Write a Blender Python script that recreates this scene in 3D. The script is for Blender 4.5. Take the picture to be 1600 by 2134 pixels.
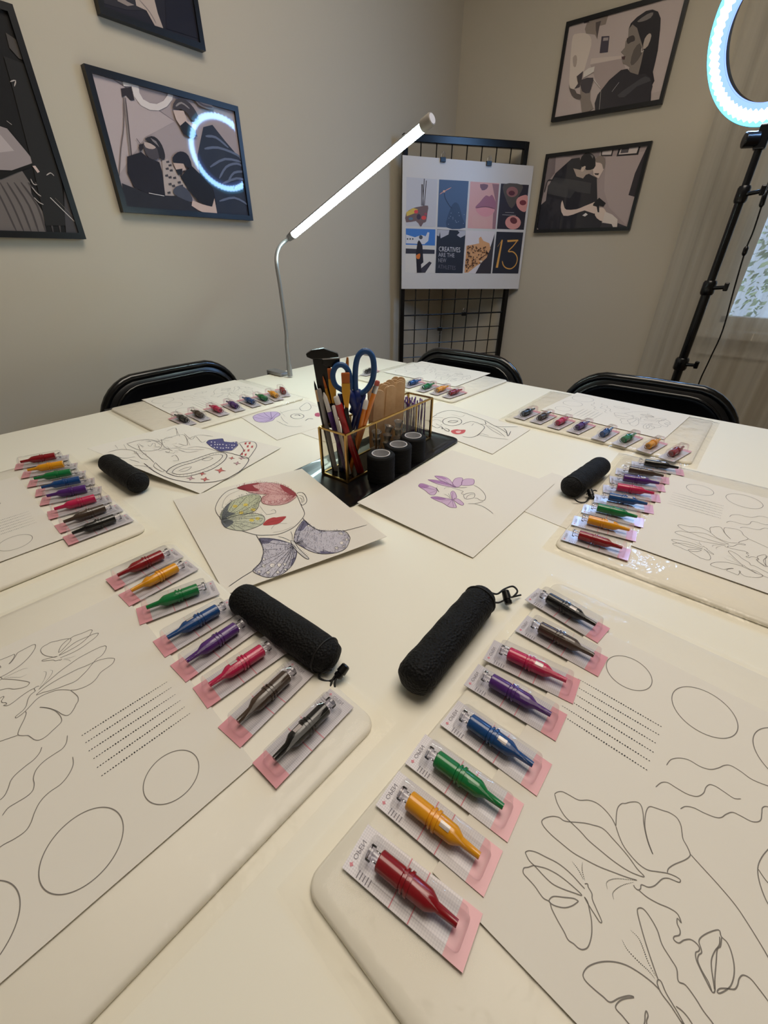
import bpy, math, random
from mathutils import Vector, Matrix
random.seed(7)
for _o in list(bpy.data.objects): bpy.data.objects.remove(_o)
SC = bpy.context.scene
COL = SC.collection
# ------------------------------------------------------------------ camera
F_PX, W_PX, H_PX = 867.0, 1600, 2134
PITCH, YAW, CAM_Z = math.radians(-31.75), math.radians(38.0), 1.09
cam_d = bpy.data.cameras.new('camera'); cam = bpy.data.objects.new('camera', cam_d); COL.objects.link(cam)
cam.location = (0, 0, CAM_Z); cam.rotation_euler = (math.pi/2+PITCH, 0, YAW)
cam_d.sensor_fit = 'VERTICAL'; cam_d.sensor_height = 36.0; cam_d.lens = F_PX/H_PX*36.0
cam_d.clip_start = 0.01; cam_d.clip_end = 100
SC.camera = cam
# ------------------------------------------------------------------ world, large lights, exposure
wd = bpy.data.worlds.new('world'); SC.world = wd; wd.use_nodes = True
bgn = wd.node_tree.nodes['Background']; bgn.inputs[0].default_value = (0.55, 0.74, 1.0, 1); bgn.inputs[1].default_value = 1.2
def area(name, loc, rot, sx, sy, power, col):
    l = bpy.data.lights.new(name, 'AREA'); l.shape = 'RECTANGLE'; l.size = sx; l.size_y = sy; l.energy = power; l.color = col
    o = bpy.data.objects.new(name, l); COL.objects.link(o); o.location = loc; o.rotation_euler = rot; return o
area('ceiling_panel_light', (-0.14, 0.74, 2.56), (0, 0, 0), 1.2, 1.2, 24.0, (1.0, 0.885, 0.745))
sun_d = bpy.data.lights.new('sun', 'SUN'); sun_d.energy = 5.0; sun_d.angle = 0.02; sun_d.color = (1.0, 0.95, 0.86)
sun_o = bpy.data.objects.new('sun', sun_d); COL.objects.link(sun_o); sun_o.location = (0, -4, 8); sun_o.rotation_euler = Vector((0.15, 0.62, -0.77)).to_track_quat('-Z', 'Y').to_euler()
SC.cycles.transparent_max_bounces = 24
SC.view_settings.view_transform = 'Standard'; SC.view_settings.look = 'None'
SC.view_settings.gamma = 1.0; SC.view_settings.use_curve_mapping = False
SC.view_settings.exposure = 0.0
# ------------------------------------------------------------------ geometry helpers
RX = Matrix.Rotation(math.pi/2+PITCH, 3, 'X'); RZ = Matrix.Rotation(YAW, 3, 'Z'); CM = RZ @ RX
CAM = Vector((0, 0, CAM_Z))
def ray(px, py): return CM @ Vector(((px-800)/F_PX, -(py-1067)/F_PX, -1.0))
def at_z(px, py, z): d = ray(px, py); return CAM + d*((z-CAM_Z)/d.z)
def at_x(px, py, x): d = ray(px, py); return CAM + d*(x/d.x)
def at_y(px, py, y): d = ray(px, py); return CAM + d*(y/d.y)
def at_plane(px, py, p0, n): d = ray(px, py); return CAM + d*((p0-CAM).dot(n)/d.dot(n))
def lin(c):
    def g(v):
        v /= 255.0
        return v/12.92 if v <= 0.04045 else ((v+0.055)/1.055)**2.4
    return (g(c[0]), g(c[1]), g(c[2]), 1.0)
MATS = {}
def mat(name, rgb, rough=0.5, metal=0.0, spec=0.5, coat=0.0, coat_r=0.03, emit=0.0, trans=0.0, bump=None, mott=None, sheen=0.0, alpha=1.0, ecol=None):
    if name in MATS: return MATS[name]
    m = bpy.data.materials.new(name); m.use_nodes = True; nt = m.node_tree; b = nt.nodes['Principled BSDF']
    c = lin(rgb); b.inputs['Base Color'].default_value = c
    b.inputs['Roughness'].default_value = rough; b.inputs['Metallic'].default_value = metal
    b.inputs['Specular IOR Level'].default_value = spec; b.inputs['Coat Weight'].default_value = coat; b.inputs['Coat Roughness'].default_value = coat_r
    b.inputs['Transmission Weight'].default_value = trans; b.inputs['Sheen Weight'].default_value = sheen; b.inputs['Alpha'].default_value = alpha
    if emit:
        b.inputs['Emission Color'].default_value = lin(ecol or rgb); b.inputs['Emission Strength'].default_value = emit
    if bump or mott:
        tc = nt.nodes.new('ShaderNodeTexCoord')
    if bump:   # (scale, strength, distance, kind)
        if bump[3] == 'noise':
            t = nt.nodes.new('ShaderNodeTexNoise'); t.inputs['Scale'].default_value = bump[0]; t.inputs['Detail'].default_value = 4; out = t.outputs['Fac']
        elif bump[3] == 'voronoi':
            t = nt.nodes.new('ShaderNodeTexVoronoi'); t.inputs['Scale'].default_value = bump[0]; out = t.outputs['Distance']
        else:
            t = nt.nodes.new('ShaderNodeTexWave'); t.inputs['Scale'].default_value = bump[0]; t.bands_direction = bump[3]; out = t.outputs['Fac']
        nt.links.new(tc.outputs['Object'], t.inputs['Vector'])
        bp = nt.nodes.new('ShaderNodeBump'); bp.inputs['Strength'].default_value = bump[1]; bp.inputs['Distance'].default_value = bump[2]
        nt.links.new(out, bp.inputs['Height']); nt.links.new(bp.outputs['Normal'], b.inputs['Normal'])
    if mott:   # (scale, second colour, lo, hi)
        t = nt.nodes.new('ShaderNodeTexNoise'); t.inputs['Scale'].default_value = mott[0]; t.inputs['Detail'].default_value = 5
        nt.links.new(tc.outputs['Object'], t.inputs['Vector'])
        r = nt.nodes.new('ShaderNodeMapRange'); r.inputs['From Min'].default_value = mott[2]; r.inputs['From Max'].default_value = mott[3]
        nt.links.new(t.outputs['Fac'], r.inputs['Value'])
        mx = nt.nodes.new('ShaderNodeMix'); mx.data_type = 'RGBA'; mx.inputs[6].default_value = c; mx.inputs[7].default_value = lin(mott[1])
        nt.links.new(r.outputs[0], mx.inputs[0]); nt.links.new(mx.outputs[2], b.inputs['Base Color'])
    MATS[name] = m; return m
def film(name, tint=(255, 255, 255), gloss=0.12, rough=0.06, bump=None, haze=0.0, hazecol=(235, 235, 235), ior=1.3, cap=1.0):
    """thin clear plastic or glass: transparent with a fresnel sheen"""
    if name in MATS: return MATS[name]
    m = bpy.data.materials.new(name); m.use_nodes = True; nt = m.node_tree; nt.nodes.clear()
    o = nt.nodes.new('ShaderNodeOutputMaterial'); tr = nt.nodes.new('ShaderNodeBsdfTransparent'); tr.inputs[0].default_value = lin(tint)
    gl = nt.nodes.new('ShaderNodeBsdfGlossy'); gl.inputs['Roughness'].default_value = rough
    fr = nt.nodes.new('ShaderNodeFresnel'); fr.inputs[0].default_value = ior
    ad = nt.nodes.new('ShaderNodeMath'); ad.operation = 'ADD'; ad.inputs[1].default_value = gloss; ad.use_clamp = True
    ml = nt.nodes.new('ShaderNodeMath'); ml.operation = 'MULTIPLY'; ml.inputs[1].default_value = cap
    nt.links.new(fr.outputs[0], ml.inputs[0]); nt.links.new(ml.outputs[0], ad.inputs[0])
    base = tr.outputs[0]
    if haze:
        df = nt.nodes.new('ShaderNodeBsdfDiffuse'); df.inputs[0].default_value = lin(hazecol)
        mh = nt.nodes.new('ShaderNodeMixShader'); mh.inputs[0].default_value = haze
        nt.links.new(tr.outputs[0], mh.inputs[1]); nt.links.new(df.outputs[0], mh.inputs[2]); base = mh.outputs[0]
    mx = nt.nodes.new('ShaderNodeMixShader'); nt.links.new(ad.outputs[0], mx.inputs[0]); nt.links.new(base, mx.inputs[1]); nt.links.new(gl.outputs[0], mx.inputs[2])
    if bump:
        tc = nt.nodes.new('ShaderNodeTexCoord'); t = nt.nodes.new('ShaderNodeTexNoise'); t.inputs['Scale'].default_value = bump[0]; t.inputs['Detail'].default_value = 3
        nt.links.new(tc.outputs['Object'], t.inputs['Vector'])
        bp = nt.nodes.new('ShaderNodeBump'); bp.inputs['Strength'].default_value = bump[1]; bp.inputs['Distance'].default_value = bump[2]
        nt.links.new(t.outputs['Fac'], bp.inputs['Height']); nt.links.new(bp.outputs[0], gl.inputs['Normal']); nt.links.new(bp.outputs[0], fr.inputs['Normal'])
    nt.links.new(mx.outputs[0], o.inputs[0]); MATS[name] = m; return m
MW = {}
def tag(o, label=None, cat=None, group=None, kind=None):
    if label: o['label'] = label
    if cat: o['category'] = cat
    if group: o['group'] = group
    if kind: o['kind'] = kind
    return o
def thing(name, label, cat, loc, rotz=0.0, group=None):
    o = bpy.data.objects.new(name, None); COL.objects.link(o); o.empty_display_size = 0.02
    o.location = loc; o.rotation_euler = (0, 0, rotz); MW[o] = Matrix.Translation(Vector(loc)) @ Matrix.Rotation(rotz, 4, 'Z')
    return tag(o, label, cat, group)
class MB:
    def __init__(s): s.v = []; s.f = []; s.m = []
    def face(s, pts, m=0):
        i = len(s.v); s.v += [Vector(p) for p in pts]; s.f.append(tuple(range(i, i+len(pts)))); s.m.append(m)
    def idx(s, pts, faces, m=0):
        i = len(s.v); s.v += [Vector(p) for p in pts]
        for f in faces: s.f.append(tuple(i+k for k in f)); s.m.append(m)
    def box(s, c, d, m=0, rot=None):
        c = Vector(c); P = []
        for z in (-1, 1):
            for x, y in ((-1, -1), (1, -1), (1, 1), (-1, 1)):
                q = Vector((x*d[0]/2, y*d[1]/2, z*d[2]/2))
                if rot is not None: q = rot @ q
                P.append(c+q)
        s.idx(P, [(3, 2, 1, 0), (4, 5, 6, 7), (0, 1, 5, 4), (1, 2, 6, 5), (2, 3, 7, 6), (3, 0, 4, 7)], m); return s
    def bar(s, a, b, w, t, up=(0, 0, 1), m=0):
        a = Vector(a); b = Vector(b); d = (b-a); L = d.length; d.normalize(); up = Vector(up)
        if abs(d.dot(up)) > 0.98: up = Vector((1, 0, 0))
        x = d.cross(up).normalized(); y = x.cross(d)
        R = Matrix((x, d, y)).transposed(); s.box((a+b)/2, (w, L, t), m, R); return s
    def rings(s, rings, m=0, cap=True, closed=False):
        n = len(rings[0]); i = len(s.v)
        for r in rings: s.v += [Vector(p) for p in r]
        R = len(rings)
        for k in range(R-1 if not closed else R):
            a = i+k*n; b = i+((k+1) % R)*n
            for j in range(n): s.f.append((a+j, a+(j+1) % n, b+(j+1) % n, b+j)); s.m.append(m)
        if cap and not closed:
            s.f.append(tuple(reversed(range(i, i+n)))); s.m.append(m)
            s.f.append(tuple(range(i+(R-1)*n, i+R*n))); s.m.append(m)
        return s
    def lathe(s, a, d, prof, n=16, m=0, cap=True):
        a = Vector(a); d = Vector(d).normalized(); up = Vector((0, 0, 1)) if abs(d.z) < 0.9 else Vector((1, 0, 0))
        x = up.cross(d).normalized(); y = d.cross(x); rr = []
        for t, r in prof: rr.append([a+d*t+(x*math.cos(2*math.pi*k/n)+y*math.sin(2*math.pi*k/n))*max(r, 1e-5) for k in range(n)])
        return s.rings(rr, m, cap)
    def cyl(s, a, b, r0, r1=None, n=12, m=0):
        a = Vector(a); b = Vector(b); return s.lathe(a, b-a, [(0, r0), ((b-a).length, r1 if r1 is not None else r0)], n, m)
    def tube(s, pts, r, n=8, m=0, closed=False):
        P = [Vector(p) for p in pts]; rr = []; N = len(P); up = None
        for k in range(N):
            if closed: t = P[(k+1) % N]-P[k-1]
            else: t = P[min(k+1, N-1)]-P[max(k-1, 0)]
            if t.length < 1e-9: t = Vector((0, 0, 1))
            t.normalize()
            if up is None: up = Vector((0, 0, 1)) if abs(t.z) < 0.9 else Vector((1, 0, 0))
            x = t.cross(up)
            if x.length < 1e-4: x = t.cross(Vector((0.3, 1, 0.2)))
            x.normalize(); y = x.cross(t).normalized(); up = y
            q = r[k] if isinstance(r, (list, tuple)) else r
            rr.append([P[k]+(x*math.cos(2*math.pi*j/n)+y*math.sin(2*math.pi*j/n))*q for j in range(n)])
        return s.rings(rr, m, not closed, closed)
    def ribbon(s, pts, w, nrm, m=0, closed=False):
        P = [Vector(p) for p in pts]; N = len(P); L = []; R = []; nrm = Vector(nrm)
        for k in range(N):
            t = (P[(k+1) % N]-P[k-1]) if closed else (P[min(k+1, N-1)]-P[max(k-1, 0)])
            q = nrm.cross(t)
            if q.length < 1e-12: q = Vector((1, 0, 0))
            q.normalize(); ww = w
            if not closed and (k == 0 or k == N-1): ww = w*0.5
            L.append(P[k]+q*ww/2); R.append(P[k]-q*ww/2)
        i = len(s.v); s.v += L+R
        for k in range(N if closed else N-1):
            j = (k+1) % N; s.f.append((i+N+k, i+N+j, i+j, i+k)); s.m.append(m)
        return s
    def prism(s, pts, off, m=0):
        """polygon (3d points) extruded by vector off"""
        A = [Vector(p) for p in pts]; n = len(A); i = len(s.v); off = Vector(off)
        s.v += A+[p+off for p in A]
        s.f.append(tuple(reversed(range(i, i+n)))); s.f.append(tuple(range(i+n, i+2*n))); s.m += [m, m]
        for k in range(n): s.f.append((i+k, i+(k+1) % n, i+n+(k+1) % n, i+n+k)); s.m.append(m)
        return s
    def mesh(s, name, mats, inv=None, smooth=False):
        me = bpy.data.meshes.new(name); V = [inv @ v for v in s.v] if inv else s.v
        me.from_pydata([tuple(v) for v in V], [], s.f)
        for m in (mats if isinstance(mats, (list, tuple)) else [mats]): me.materials.append(m)
        me.polygons.foreach_set('material_index', s.m)
        if smooth: me.polygons.foreach_set('use_smooth', [True]*len(s.f))
        me.update(); return me
    def obj(s, name, mats, parent=None, local=False, smooth=False, bevel=0.0, auto=None):
        inv = None
        if parent is not None and not local: inv = MW[parent].inverted()
        me = s.mesh(name, mats, inv, smooth)
        o = bpy.data.objects.new(name, me); COL.objects.link(o)
        if parent is not None: o.parent = parent; MW[o] = MW[parent]
        else: MW[o] = Matrix.Identity(4)
        if smooth and auto: me.set_sharp_from_angle(angle=math.radians(auto))
        if bevel:
            b = o.modifiers.new('bevel', 'BEVEL'); b.width = bevel; b.segments = 2; b.limit_method = 'ANGLE'
        return o
def add(parent, name, me, mats=None):
    o = bpy.data.objects.new(name, me); COL.objects.link(o)
    if parent is not None: o.parent = parent; MW[o] = MW[parent]
    if mats:
        for k, m in enumerate(mats): o.material_slots[k].link = 'OBJECT'; o.material_slots[k].material = m
    return o
def dup(root, loc, rotz, label=None):
    r = root.copy(); COL.objects.link(r); r.location = loc; r.rotation_euler = (0, 0, rotz)
    if label: r['label'] = label
    for ch in list(root.children):
        c = ch.copy(); COL.objects.link(c); c.parent = r
        for g in ch.children:
            d = g.copy(); COL.objects.link(d); d.parent = c
    return r
def smooth_line(P, k=5, closed=False):
    P = [Vector(p) for p in P]; n = len(P); out = []
    if n < 3: return P
    for i in range(n if closed else n-1):
        if closed: a, b, c, d = P[i-1], P[i], P[(i+1) % n], P[(i+2) % n]
        else: a, b, c, d = P[max(i-1, 0)], P[i], P[i+1], P[min(i+2, n-1)]
        for j in range(k):
            t = j/k; out.append(0.5*((2*b)+(c-a)*t+(2*a-5*b+4*c-d)*t*t+(3*b-a-3*c+d)*t*t*t))
    if not closed: out.append(P[-1])
    return out
def text_mesh(txt, size):
    cu = bpy.data.curves.new('txt', 'FONT'); cu.body = txt; cu.size = size; cu.resolution_u = 2
    o = bpy.data.objects.new('txt', cu); COL.objects.link(o)
    bpy.context.view_layer.update()
    me = bpy.data.meshes.new_from_object(o.evaluated_get(bpy.context.evaluated_depsgraph_get()))
    V = [Vector(v.co) for v in me.vertices]; F = [tuple(p.vertices) for p in me.polygons]
    bpy.data.objects.remove(o); bpy.data.curves.remove(cu); bpy.data.meshes.remove(me)
    return V, F
class Patch:
    """a sheet of paper: bilinear between four corners, optional lift"""
    def __init__(s, tl, tr, br, bl, lift=None): s.c = [Vector(p) for p in (tl, tr, br, bl)]; s.lift = lift
    def pt(s, u, v, off=0.0):
        a, b, c, d = s.c; p = a*(1-u)*(1-v)+b*u*(1-v)+c*u*v+d*(1-u)*v
        p = Vector(p); p.z += off+(s.lift(u, v) if s.lift else 0.0); return p
    def uv(s, P):
        u = v = 0.5; a, b, c, d = s.c
        for _ in range(12):
            q = a*(1-u)*(1-v)+b*u*(1-v)+c*u*v+d*(1-u)*v; e = P-q
            du = (b-a)*(1-v)+(c-d)*v; dv = (d-a)*(1-u)+(c-b)*u
            det = du.x*dv.y-du.y*dv.x; u += (e.x*dv.y-e.y*dv.x)/det; v += (du.x*e.y-du.y*e.x)/det
        return u, v
    def px(s, x, y, off=0.0003):
        z = sum(p.z for p in s.c)/4
        for _ in range(5):
            P = at_z(x, y, z); u, v = s.uv(P); z = s.pt(u, v).z
        return s.pt(u, v, off)
    def sheet(s, name, m, parent=None, n=10, th=0.0004):
        b = MB(); top = [[s.pt(i/n, j/n) for i in range(n+1)] for j in range(n+1)]
        V = [p for r in top for p in r]; V2 = [p-Vector((0, 0, th)) for p in V]; k = n+1; N = k*k; Fc = []
        for j in range(n):
            for i in range(n):
                q = (j*k+i, j*k+i+1, (j+1)*k+i+1, (j+1)*k+i); Fc.append(q[::-1]); Fc.append(tuple(N+t for t in q))
        rim = [i for i in range(n)]+[n+j*k for j in range(n)]+[n*k+n-i for i in range(n)]+[(n-j)*k for j in range(n)]
        for t in range(len(rim)):
            a, c = rim[t], rim[(t+1) % len(rim)]; Fc.append((a, c, N+c, N+a))
        b.idx(V+V2, Fc); return b.obj(name, m, parent, smooth=True, auto=40)
# ------------------------------------------------------------------ the room
XL, YB, XR, YF, ZC = -1.5, 2.53, 2.7, -2.3, 2.6
M_wall = mat('wall_paint', (200, 191, 173), 0.75, spec=0.25, bump=(60, 0.08, 0.002, 'noise'))
M_ceil = mat('ceiling_paint', (226, 222, 212), 0.9)
M_floor = mat('floor_planks', (120, 98, 78), 0.45, mott=(6, (92, 72, 55), 0.4, 0.65))
M_trim = mat('white_trim', (214, 208, 196), 0.45)
M_blk = mat('black_gloss', (10, 10, 11), 0.25)
M_blkm = mat('black_satin', (14, 14, 16), 0.4)
def struct(name, mb, m, **k): return tag(mb.obj(name, m, **k), kind='structure')
WX0, WX1, WZ0, WZ1 = -0.07, 1.4, 0.83, 2.15
struct('wall_left', MB().box((XL-0.06, (YB+YF)/2, ZC/2), (0.12, YB-YF+0.24, ZC)), M_wall)
wb = MB()
for x0, x1, z0, z1 in ((XL, WX0, 0, ZC), (WX1, XR, 0, ZC), (WX0, WX1, 0, WZ0), (WX0, WX1, WZ1, ZC)):
    wb.box(((x0+x1)/2, YB+0.06, (z0+z1)/2), (x1-x0, 0.12, z1-z0))
struct('wall_back', wb, M_wall)
struct('wall_right', MB().box((XR+0.06, (YB+YF)/2, ZC/2), (0.12, YB-YF+0.24, ZC)), M_wall)
struct('wall_front', MB().box(((XL+XR)/2, YF-0.06, ZC/2), (XR-XL, 0.12, ZC)), M_wall)
struct('ceiling', MB().box(((XL+XR)/2, (YB+YF)/2, ZC+0.05), (XR-XL+0.24, YB-YF+0.24, 0.1)), M_ceil)
struct('floor', MB().box(((XL+XR)/2, (YB+YF)/2, -0.05), (XR-XL+0.24, YB-YF+0.24, 0.1)), M_floor)
struct('baseboard_left', MB().box((XL+0.007, (YB+YF)/2, 0.05), (0.014, YB-YF, 0.1)), M_trim, bevel=0.003)
struct('baseboard_back', MB().box(((XL+XR)/2, YB-0.007, 0.05), (XR-XL-0.03, 0.014, 0.1)), M_trim, bevel=0.003)
# window: frame with a mullion, sill, panes
wn = MB(); fy = YB+0.05
for a, b in (((WX0, fy, WZ0), (WX0, fy, WZ1)), ((WX1, fy, WZ0), (WX1, fy, WZ1)), (((WX0+WX1)/2, fy, WZ0), ((WX0+WX1)/2, fy, WZ1)), ((WX0, fy, WZ0), (WX1, fy, WZ0)), ((WX0, fy, WZ1), (WX1, fy, WZ1))):
    wn.bar(a, b, 0.05, 0.05, (0, 1, 0))
win = struct('window_1', wn, M_trim)
for k in (0, 1):
    xa = WX0+0.03+k*(WX1-WX0)/2; xb = xa+(WX1-WX0)/2-0.06
    pb = MB(); pb.box(((xa+xb)/2, fy, (WZ0+WZ1)/2), (xb-xa, 0.004, WZ1-WZ0-0.05)); pb.obj('pane', film('window_glass', gloss=0.02, rough=0.0), win)
MB().box(((WX0+WX1)/2, YB-0.01, WZ0-0.04), (WX1-WX0+0.16, 0.1, 0.03)).obj('window_sill', M_trim, win)
MB().box(((WX0+WX1)/2, YB-0.006, WZ0-0.095), (WX1-WX0+0.1, 0.016, 0.075)).obj('apron', M_trim, win)
# outside: patio, low wall, hedge
tag(MB().box((0.6, 7.6, -0.1), (14, 9.8, 0.1)).obj('patio_ground', mat('patio', (196, 208, 216), 0.8)), kind='structure')
hd = MB(); random.seed(3)
for k in range(6500):
    c = Vector((random.uniform(-4, 5), random.uniform(5.6, 6.4), random.uniform(0.05, 1.0)+random.random()*0.9)); s_ = random.uniform(0.018, 0.05)
    a = Vector((random.uniform(-1, 1), random.uniform(-1, 1), random.uniform(-1, 1))).normalized(); b_ = a.orthogonal().normalized(); c2 = a.cross(b_)
    hd.face([c-b_*s_, c+c2*s_*0.5, c+b_*s_, c-c2*s_*0.5])
tag(MB().box((0.5, 4.6, 0.2), (5, 0.35, 0.4)).obj('low_wall', mat('pale_stone', (226, 230, 232), 0.7)), kind='structure')
tag(hd.obj('hedge', mat('hedge_leaf', (112, 140, 118), 0.6)), 'green leafy hedge outside behind the sheer curtain', 'hedge', kind='stuff')
# ------------------------------------------------------------------ curtain
def sheer():
    m = bpy.data.materials.new('sheer_fabric'); m.use_nodes = True; nt = m.node_tree; nt.nodes.clear()
    o = nt.nodes.new('ShaderNodeOutputMaterial'); tr = nt.nodes.new('ShaderNodeBsdfTransparent'); df = nt.nodes.new('ShaderNodeBsdfDiffuse'); tl = nt.nodes.new('ShaderNodeBsdfTranslucent')
    c = lin((222, 217, 206)); df.inputs[0].default_value = c; tl.inputs[0].default_value = c
    m1 = nt.nodes.new('ShaderNodeMixShader'); m1.inputs[0].default_value = 0.4; nt.links.new(df.outputs[0], m1.inputs[1]); nt.links.new(tl.outputs[0], m1.inputs[2])
    tc = nt.nodes.new('ShaderNodeTexCoord'); wv = nt.nodes.new('ShaderNodeTexNoise'); wv.inputs['Scale'].default_value = 45
    mp = nt.nodes.new('ShaderNodeMapping'); mp.inputs['Scale'].default_value = (1, 1, 0.03); nt.links.new(tc.outputs['Object'], mp.inputs[0]); nt.links.new(mp.outputs[0], wv.inputs['Vector'])
    mr = nt.nodes.new('ShaderNodeMapRange'); mr.inputs['From Min'].default_value = 0.3; mr.inputs['From Max'].default_value = 0.7; mr.inputs['To Min'].default_value = 0.50; mr.inputs['To Max'].default_value = 0.62
    nt.links.new(wv.outputs['Fac'], mr.inputs['Value'])
    m2 = nt.nodes.new('ShaderNodeMixShader'); nt.links.new(mr.outputs[0], m2.inputs[0]); nt.links.new(tr.outputs[0], m2.inputs[1]); nt.links.new(m1.outputs[0], m2.inputs[2])
    nt.links.new(m2.outputs[0], o.inputs[0]); return m
cu = thing('sheer_curtain', 'pale sheer curtain hanging in folds over the window', 'curtain', (0.6, 2.42, 0.02))
cb = MB(); nx, nz = 260, 6; V = []
for j in range(nz+1):
    z = 0.02+(2.42-0.02)*j/nz
    for i in range(nx+1):
        t = i/nx; x = -0.31+1.95*t; amp = 0.034*(1.0-0.25*j/nz)
        y = 2.425+amp*math.sin(t*2*math.pi*12+0.9*math.sin(t*23))+0.006*math.sin(t*2*math.pi*37+j*0.15)+0.01*math.sin(t*9)
        V.append((x-0.02*j/nz*(1-t), y, z))
cb.idx(V, [(j*(nx+1)+i, j*(nx+1)+i+1, (j+1)*(nx+1)+i+1, (j+1)*(nx+1)+i) for j in range(nz) for i in range(nx)])
cb.obj('fabric', sheer(), cu, smooth=True)
MB().cyl((-0.5, 2.43, 2.44), (1.8, 2.43, 2.44), 0.011).obj('rod', M_blkm, cu, smooth=True, auto=40)
for x in (-0.45, 1.75): MB().box((x, 2.48, 2.44), (0.02, 0.1, 0.03)).obj('rod_bracket', M_blkm, cu)
# ------------------------------------------------------------------ table
TA = math.radians(-2.6); TEX = Vector((math.cos(TA), math.sin(TA), 0)); TEY = Vector((-math.sin(TA), math.cos(TA), 0)); TC = Vector((-1.16, 1.319, 0)); TZ = 0.75
M_table = mat('white_laminate', (242, 237, 220), 0.42, spec=0.35, bump=(400, 0.04, 0.0005, 'noise'))
tb = thing('work_table', 'large white square table covered with drawings and cartridge packs', 'table', TC+TEX*0.75-TEY*0.75)
TR = Matrix((TEX, TEY, Vector((0, 0, 1)))).transposed()
MB().box(TC+TEX*0.75-TEY*0.75+Vector((0, 0, TZ-0.015)), (1.5, 1.5, 0.03), 0, TR).obj('tabletop', M_table, tb, bevel=0.003)
M_leg = mat('table_leg_white', (205, 203, 198), 0.4)
for a in (0.07, 1.43):
    for b in (0.07, 1.43): MB().box(TC+TEX*a-TEY*b+Vector((0, 0, 0.36)), (0.05, 0.05, 0.72), 0, TR).obj('leg', M_leg, tb, bevel=0.003)
for a0, b0, a1, b1 in ((0.07, 0.07, 1.43, 0.07), (0.07, 1.43, 1.43, 1.43), (0.07, 0.07, 0.07, 1.43), (1.43, 0.07, 1.43, 1.43)):
    MB().bar(TC+TEX*a0-TEY*b0+Vector((0, 0, 0.69)), TC+TEX*a1-TEY*b1+Vector((0, 0, 0.69)), 0.025, 0.06).obj('apron_rail', M_leg, tb)
# ------------------------------------------------------------------ folding chairs
M_vinyl = mat('black_vinyl', (13, 13, 15), 0.3, spec=0.5)
M_tube = mat('black_tube', (9, 9, 10), 0.22, coat=0.4)
def rrect(hw, z0, z1, r, n=8, rb=None):
    P = []; rb = rb or r
    for cx, cz, a0, q in ((hw-r, z1-r, 0, r), (-hw+r, z1-r, 90, r), (-hw+rb, z0+rb, 180, rb), (hw-rb, z0+rb, 270, rb)):
        for k in range(n+1):
            a = math.radians(a0+90*k/n); P.append((cx+q*math.cos(a), cz+q*math.sin(a)))
    return P
def make_chair(label):
    t = thing('folding_chair', label, 'chair', (0, 0, 0), 0, 'black folding chairs around the table')
    def yb(z): return (z-0.6)*-0.1            # back leans a little
    arc = []; hw, top, r = 0.222, 0.79, 0.125
    side = lambda s: [(s*hw, 0.40, 0.012), (s*hw, 0.20, 0.30), (s*hw, 0.085, 0.46), (s*hw, 0.015, 0.56), (s*hw, yb(0.66), top-r)]
    for k in range(1, 9): a = math.radians(90*k/9); arc.append((hw-r+r*math.cos(a), yb(top), top-r+r*math.sin(a)))
    path = side(1)+arc+[(0.0, yb(top), top)]+[(-x, y, z) for x, y, z in reversed(arc)]+list(reversed(side(-1)))
    MB().tube(path, 0.0115, 10).obj('frame', M_tube, t, True, smooth=True, auto=50)
    def ring(hw, z0, z1, r, y): return [(x, yb(z)+y, z) for x, z in rrect(hw, z0, z1, r, 8, 0.05)]
    o = ring(0.215, 0.56, 0.783, 0.119, 0.004); i1 = ring(0.198, 0.575, 0.766, 0.104, 0.014); i2 = ring(0.188, 0.585, 0.756, 0.096, 0.010); i3 = ring(0.14, 0.615, 0.722, 0.066, -0.004); bk = ring(0.215, 0.56, 0.783, 0.119, -0.006)
    p = MB(); p.rings([bk, o, i1, i2, i3], 0, True); p.obj('backrest', M_vinyl, t, True, smooth=True, auto=55)
    MB().tube(ring(0.2, 0.572, 0.768, 0.106, 0.0125), 0.0045, 8, closed=True).obj('backrest_piping', M_tube, t, True, smooth=True)
    s = MB(); P0 = rrect(0.2, 0.06, 0.44, 0.06, 6); s.rings([[(x, y, 0.425) for x, y in P0], [(x, y, 0.44) for x, y in P0], [(x*0.93, 0.25+(y-0.25)*0.93, 0.452) for x, y in P0], [(x*0.5, 0.25+(y-0.25)*0.5, 0.446) for x, y in P0]]); s.obj('seat', M_vinyl, t, True, smooth=True, auto=50)
    for sx in (-1, 1):
        MB().tube([(sx*0.195, -0.10, 0.012), (sx*0.195, 0.36, 0.42)], 0.0105, 10).obj('rear_leg', M_tube, t, True, smooth=True, auto=50)
    for y, z, hx in ((-0.02, 0.083, 0.195), (0.345, 0.09, 0.222), (-0.065, 0.043, 0.195)): MB().tube([(-hx, y, z), (hx, y, z)], 0.008, 8).obj('crossbar', M_tube, t, True, smooth=True, auto=50)
    return t
ch = make_chair('black folding chair pushed to the table in front of the curtain')
ch.location = (-0.135, 1.36, 0); ch.rotation_euler = (0, 0, math.pi)
dup(ch, (-0.72, 1.38, 0), math.pi-0.03, 'black folding chair at the table in front of the grid rack')
dup(ch, (-1.305, 0.63, 0), -math.pi/2, 'black folding chair between the table and the left wall')
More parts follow.
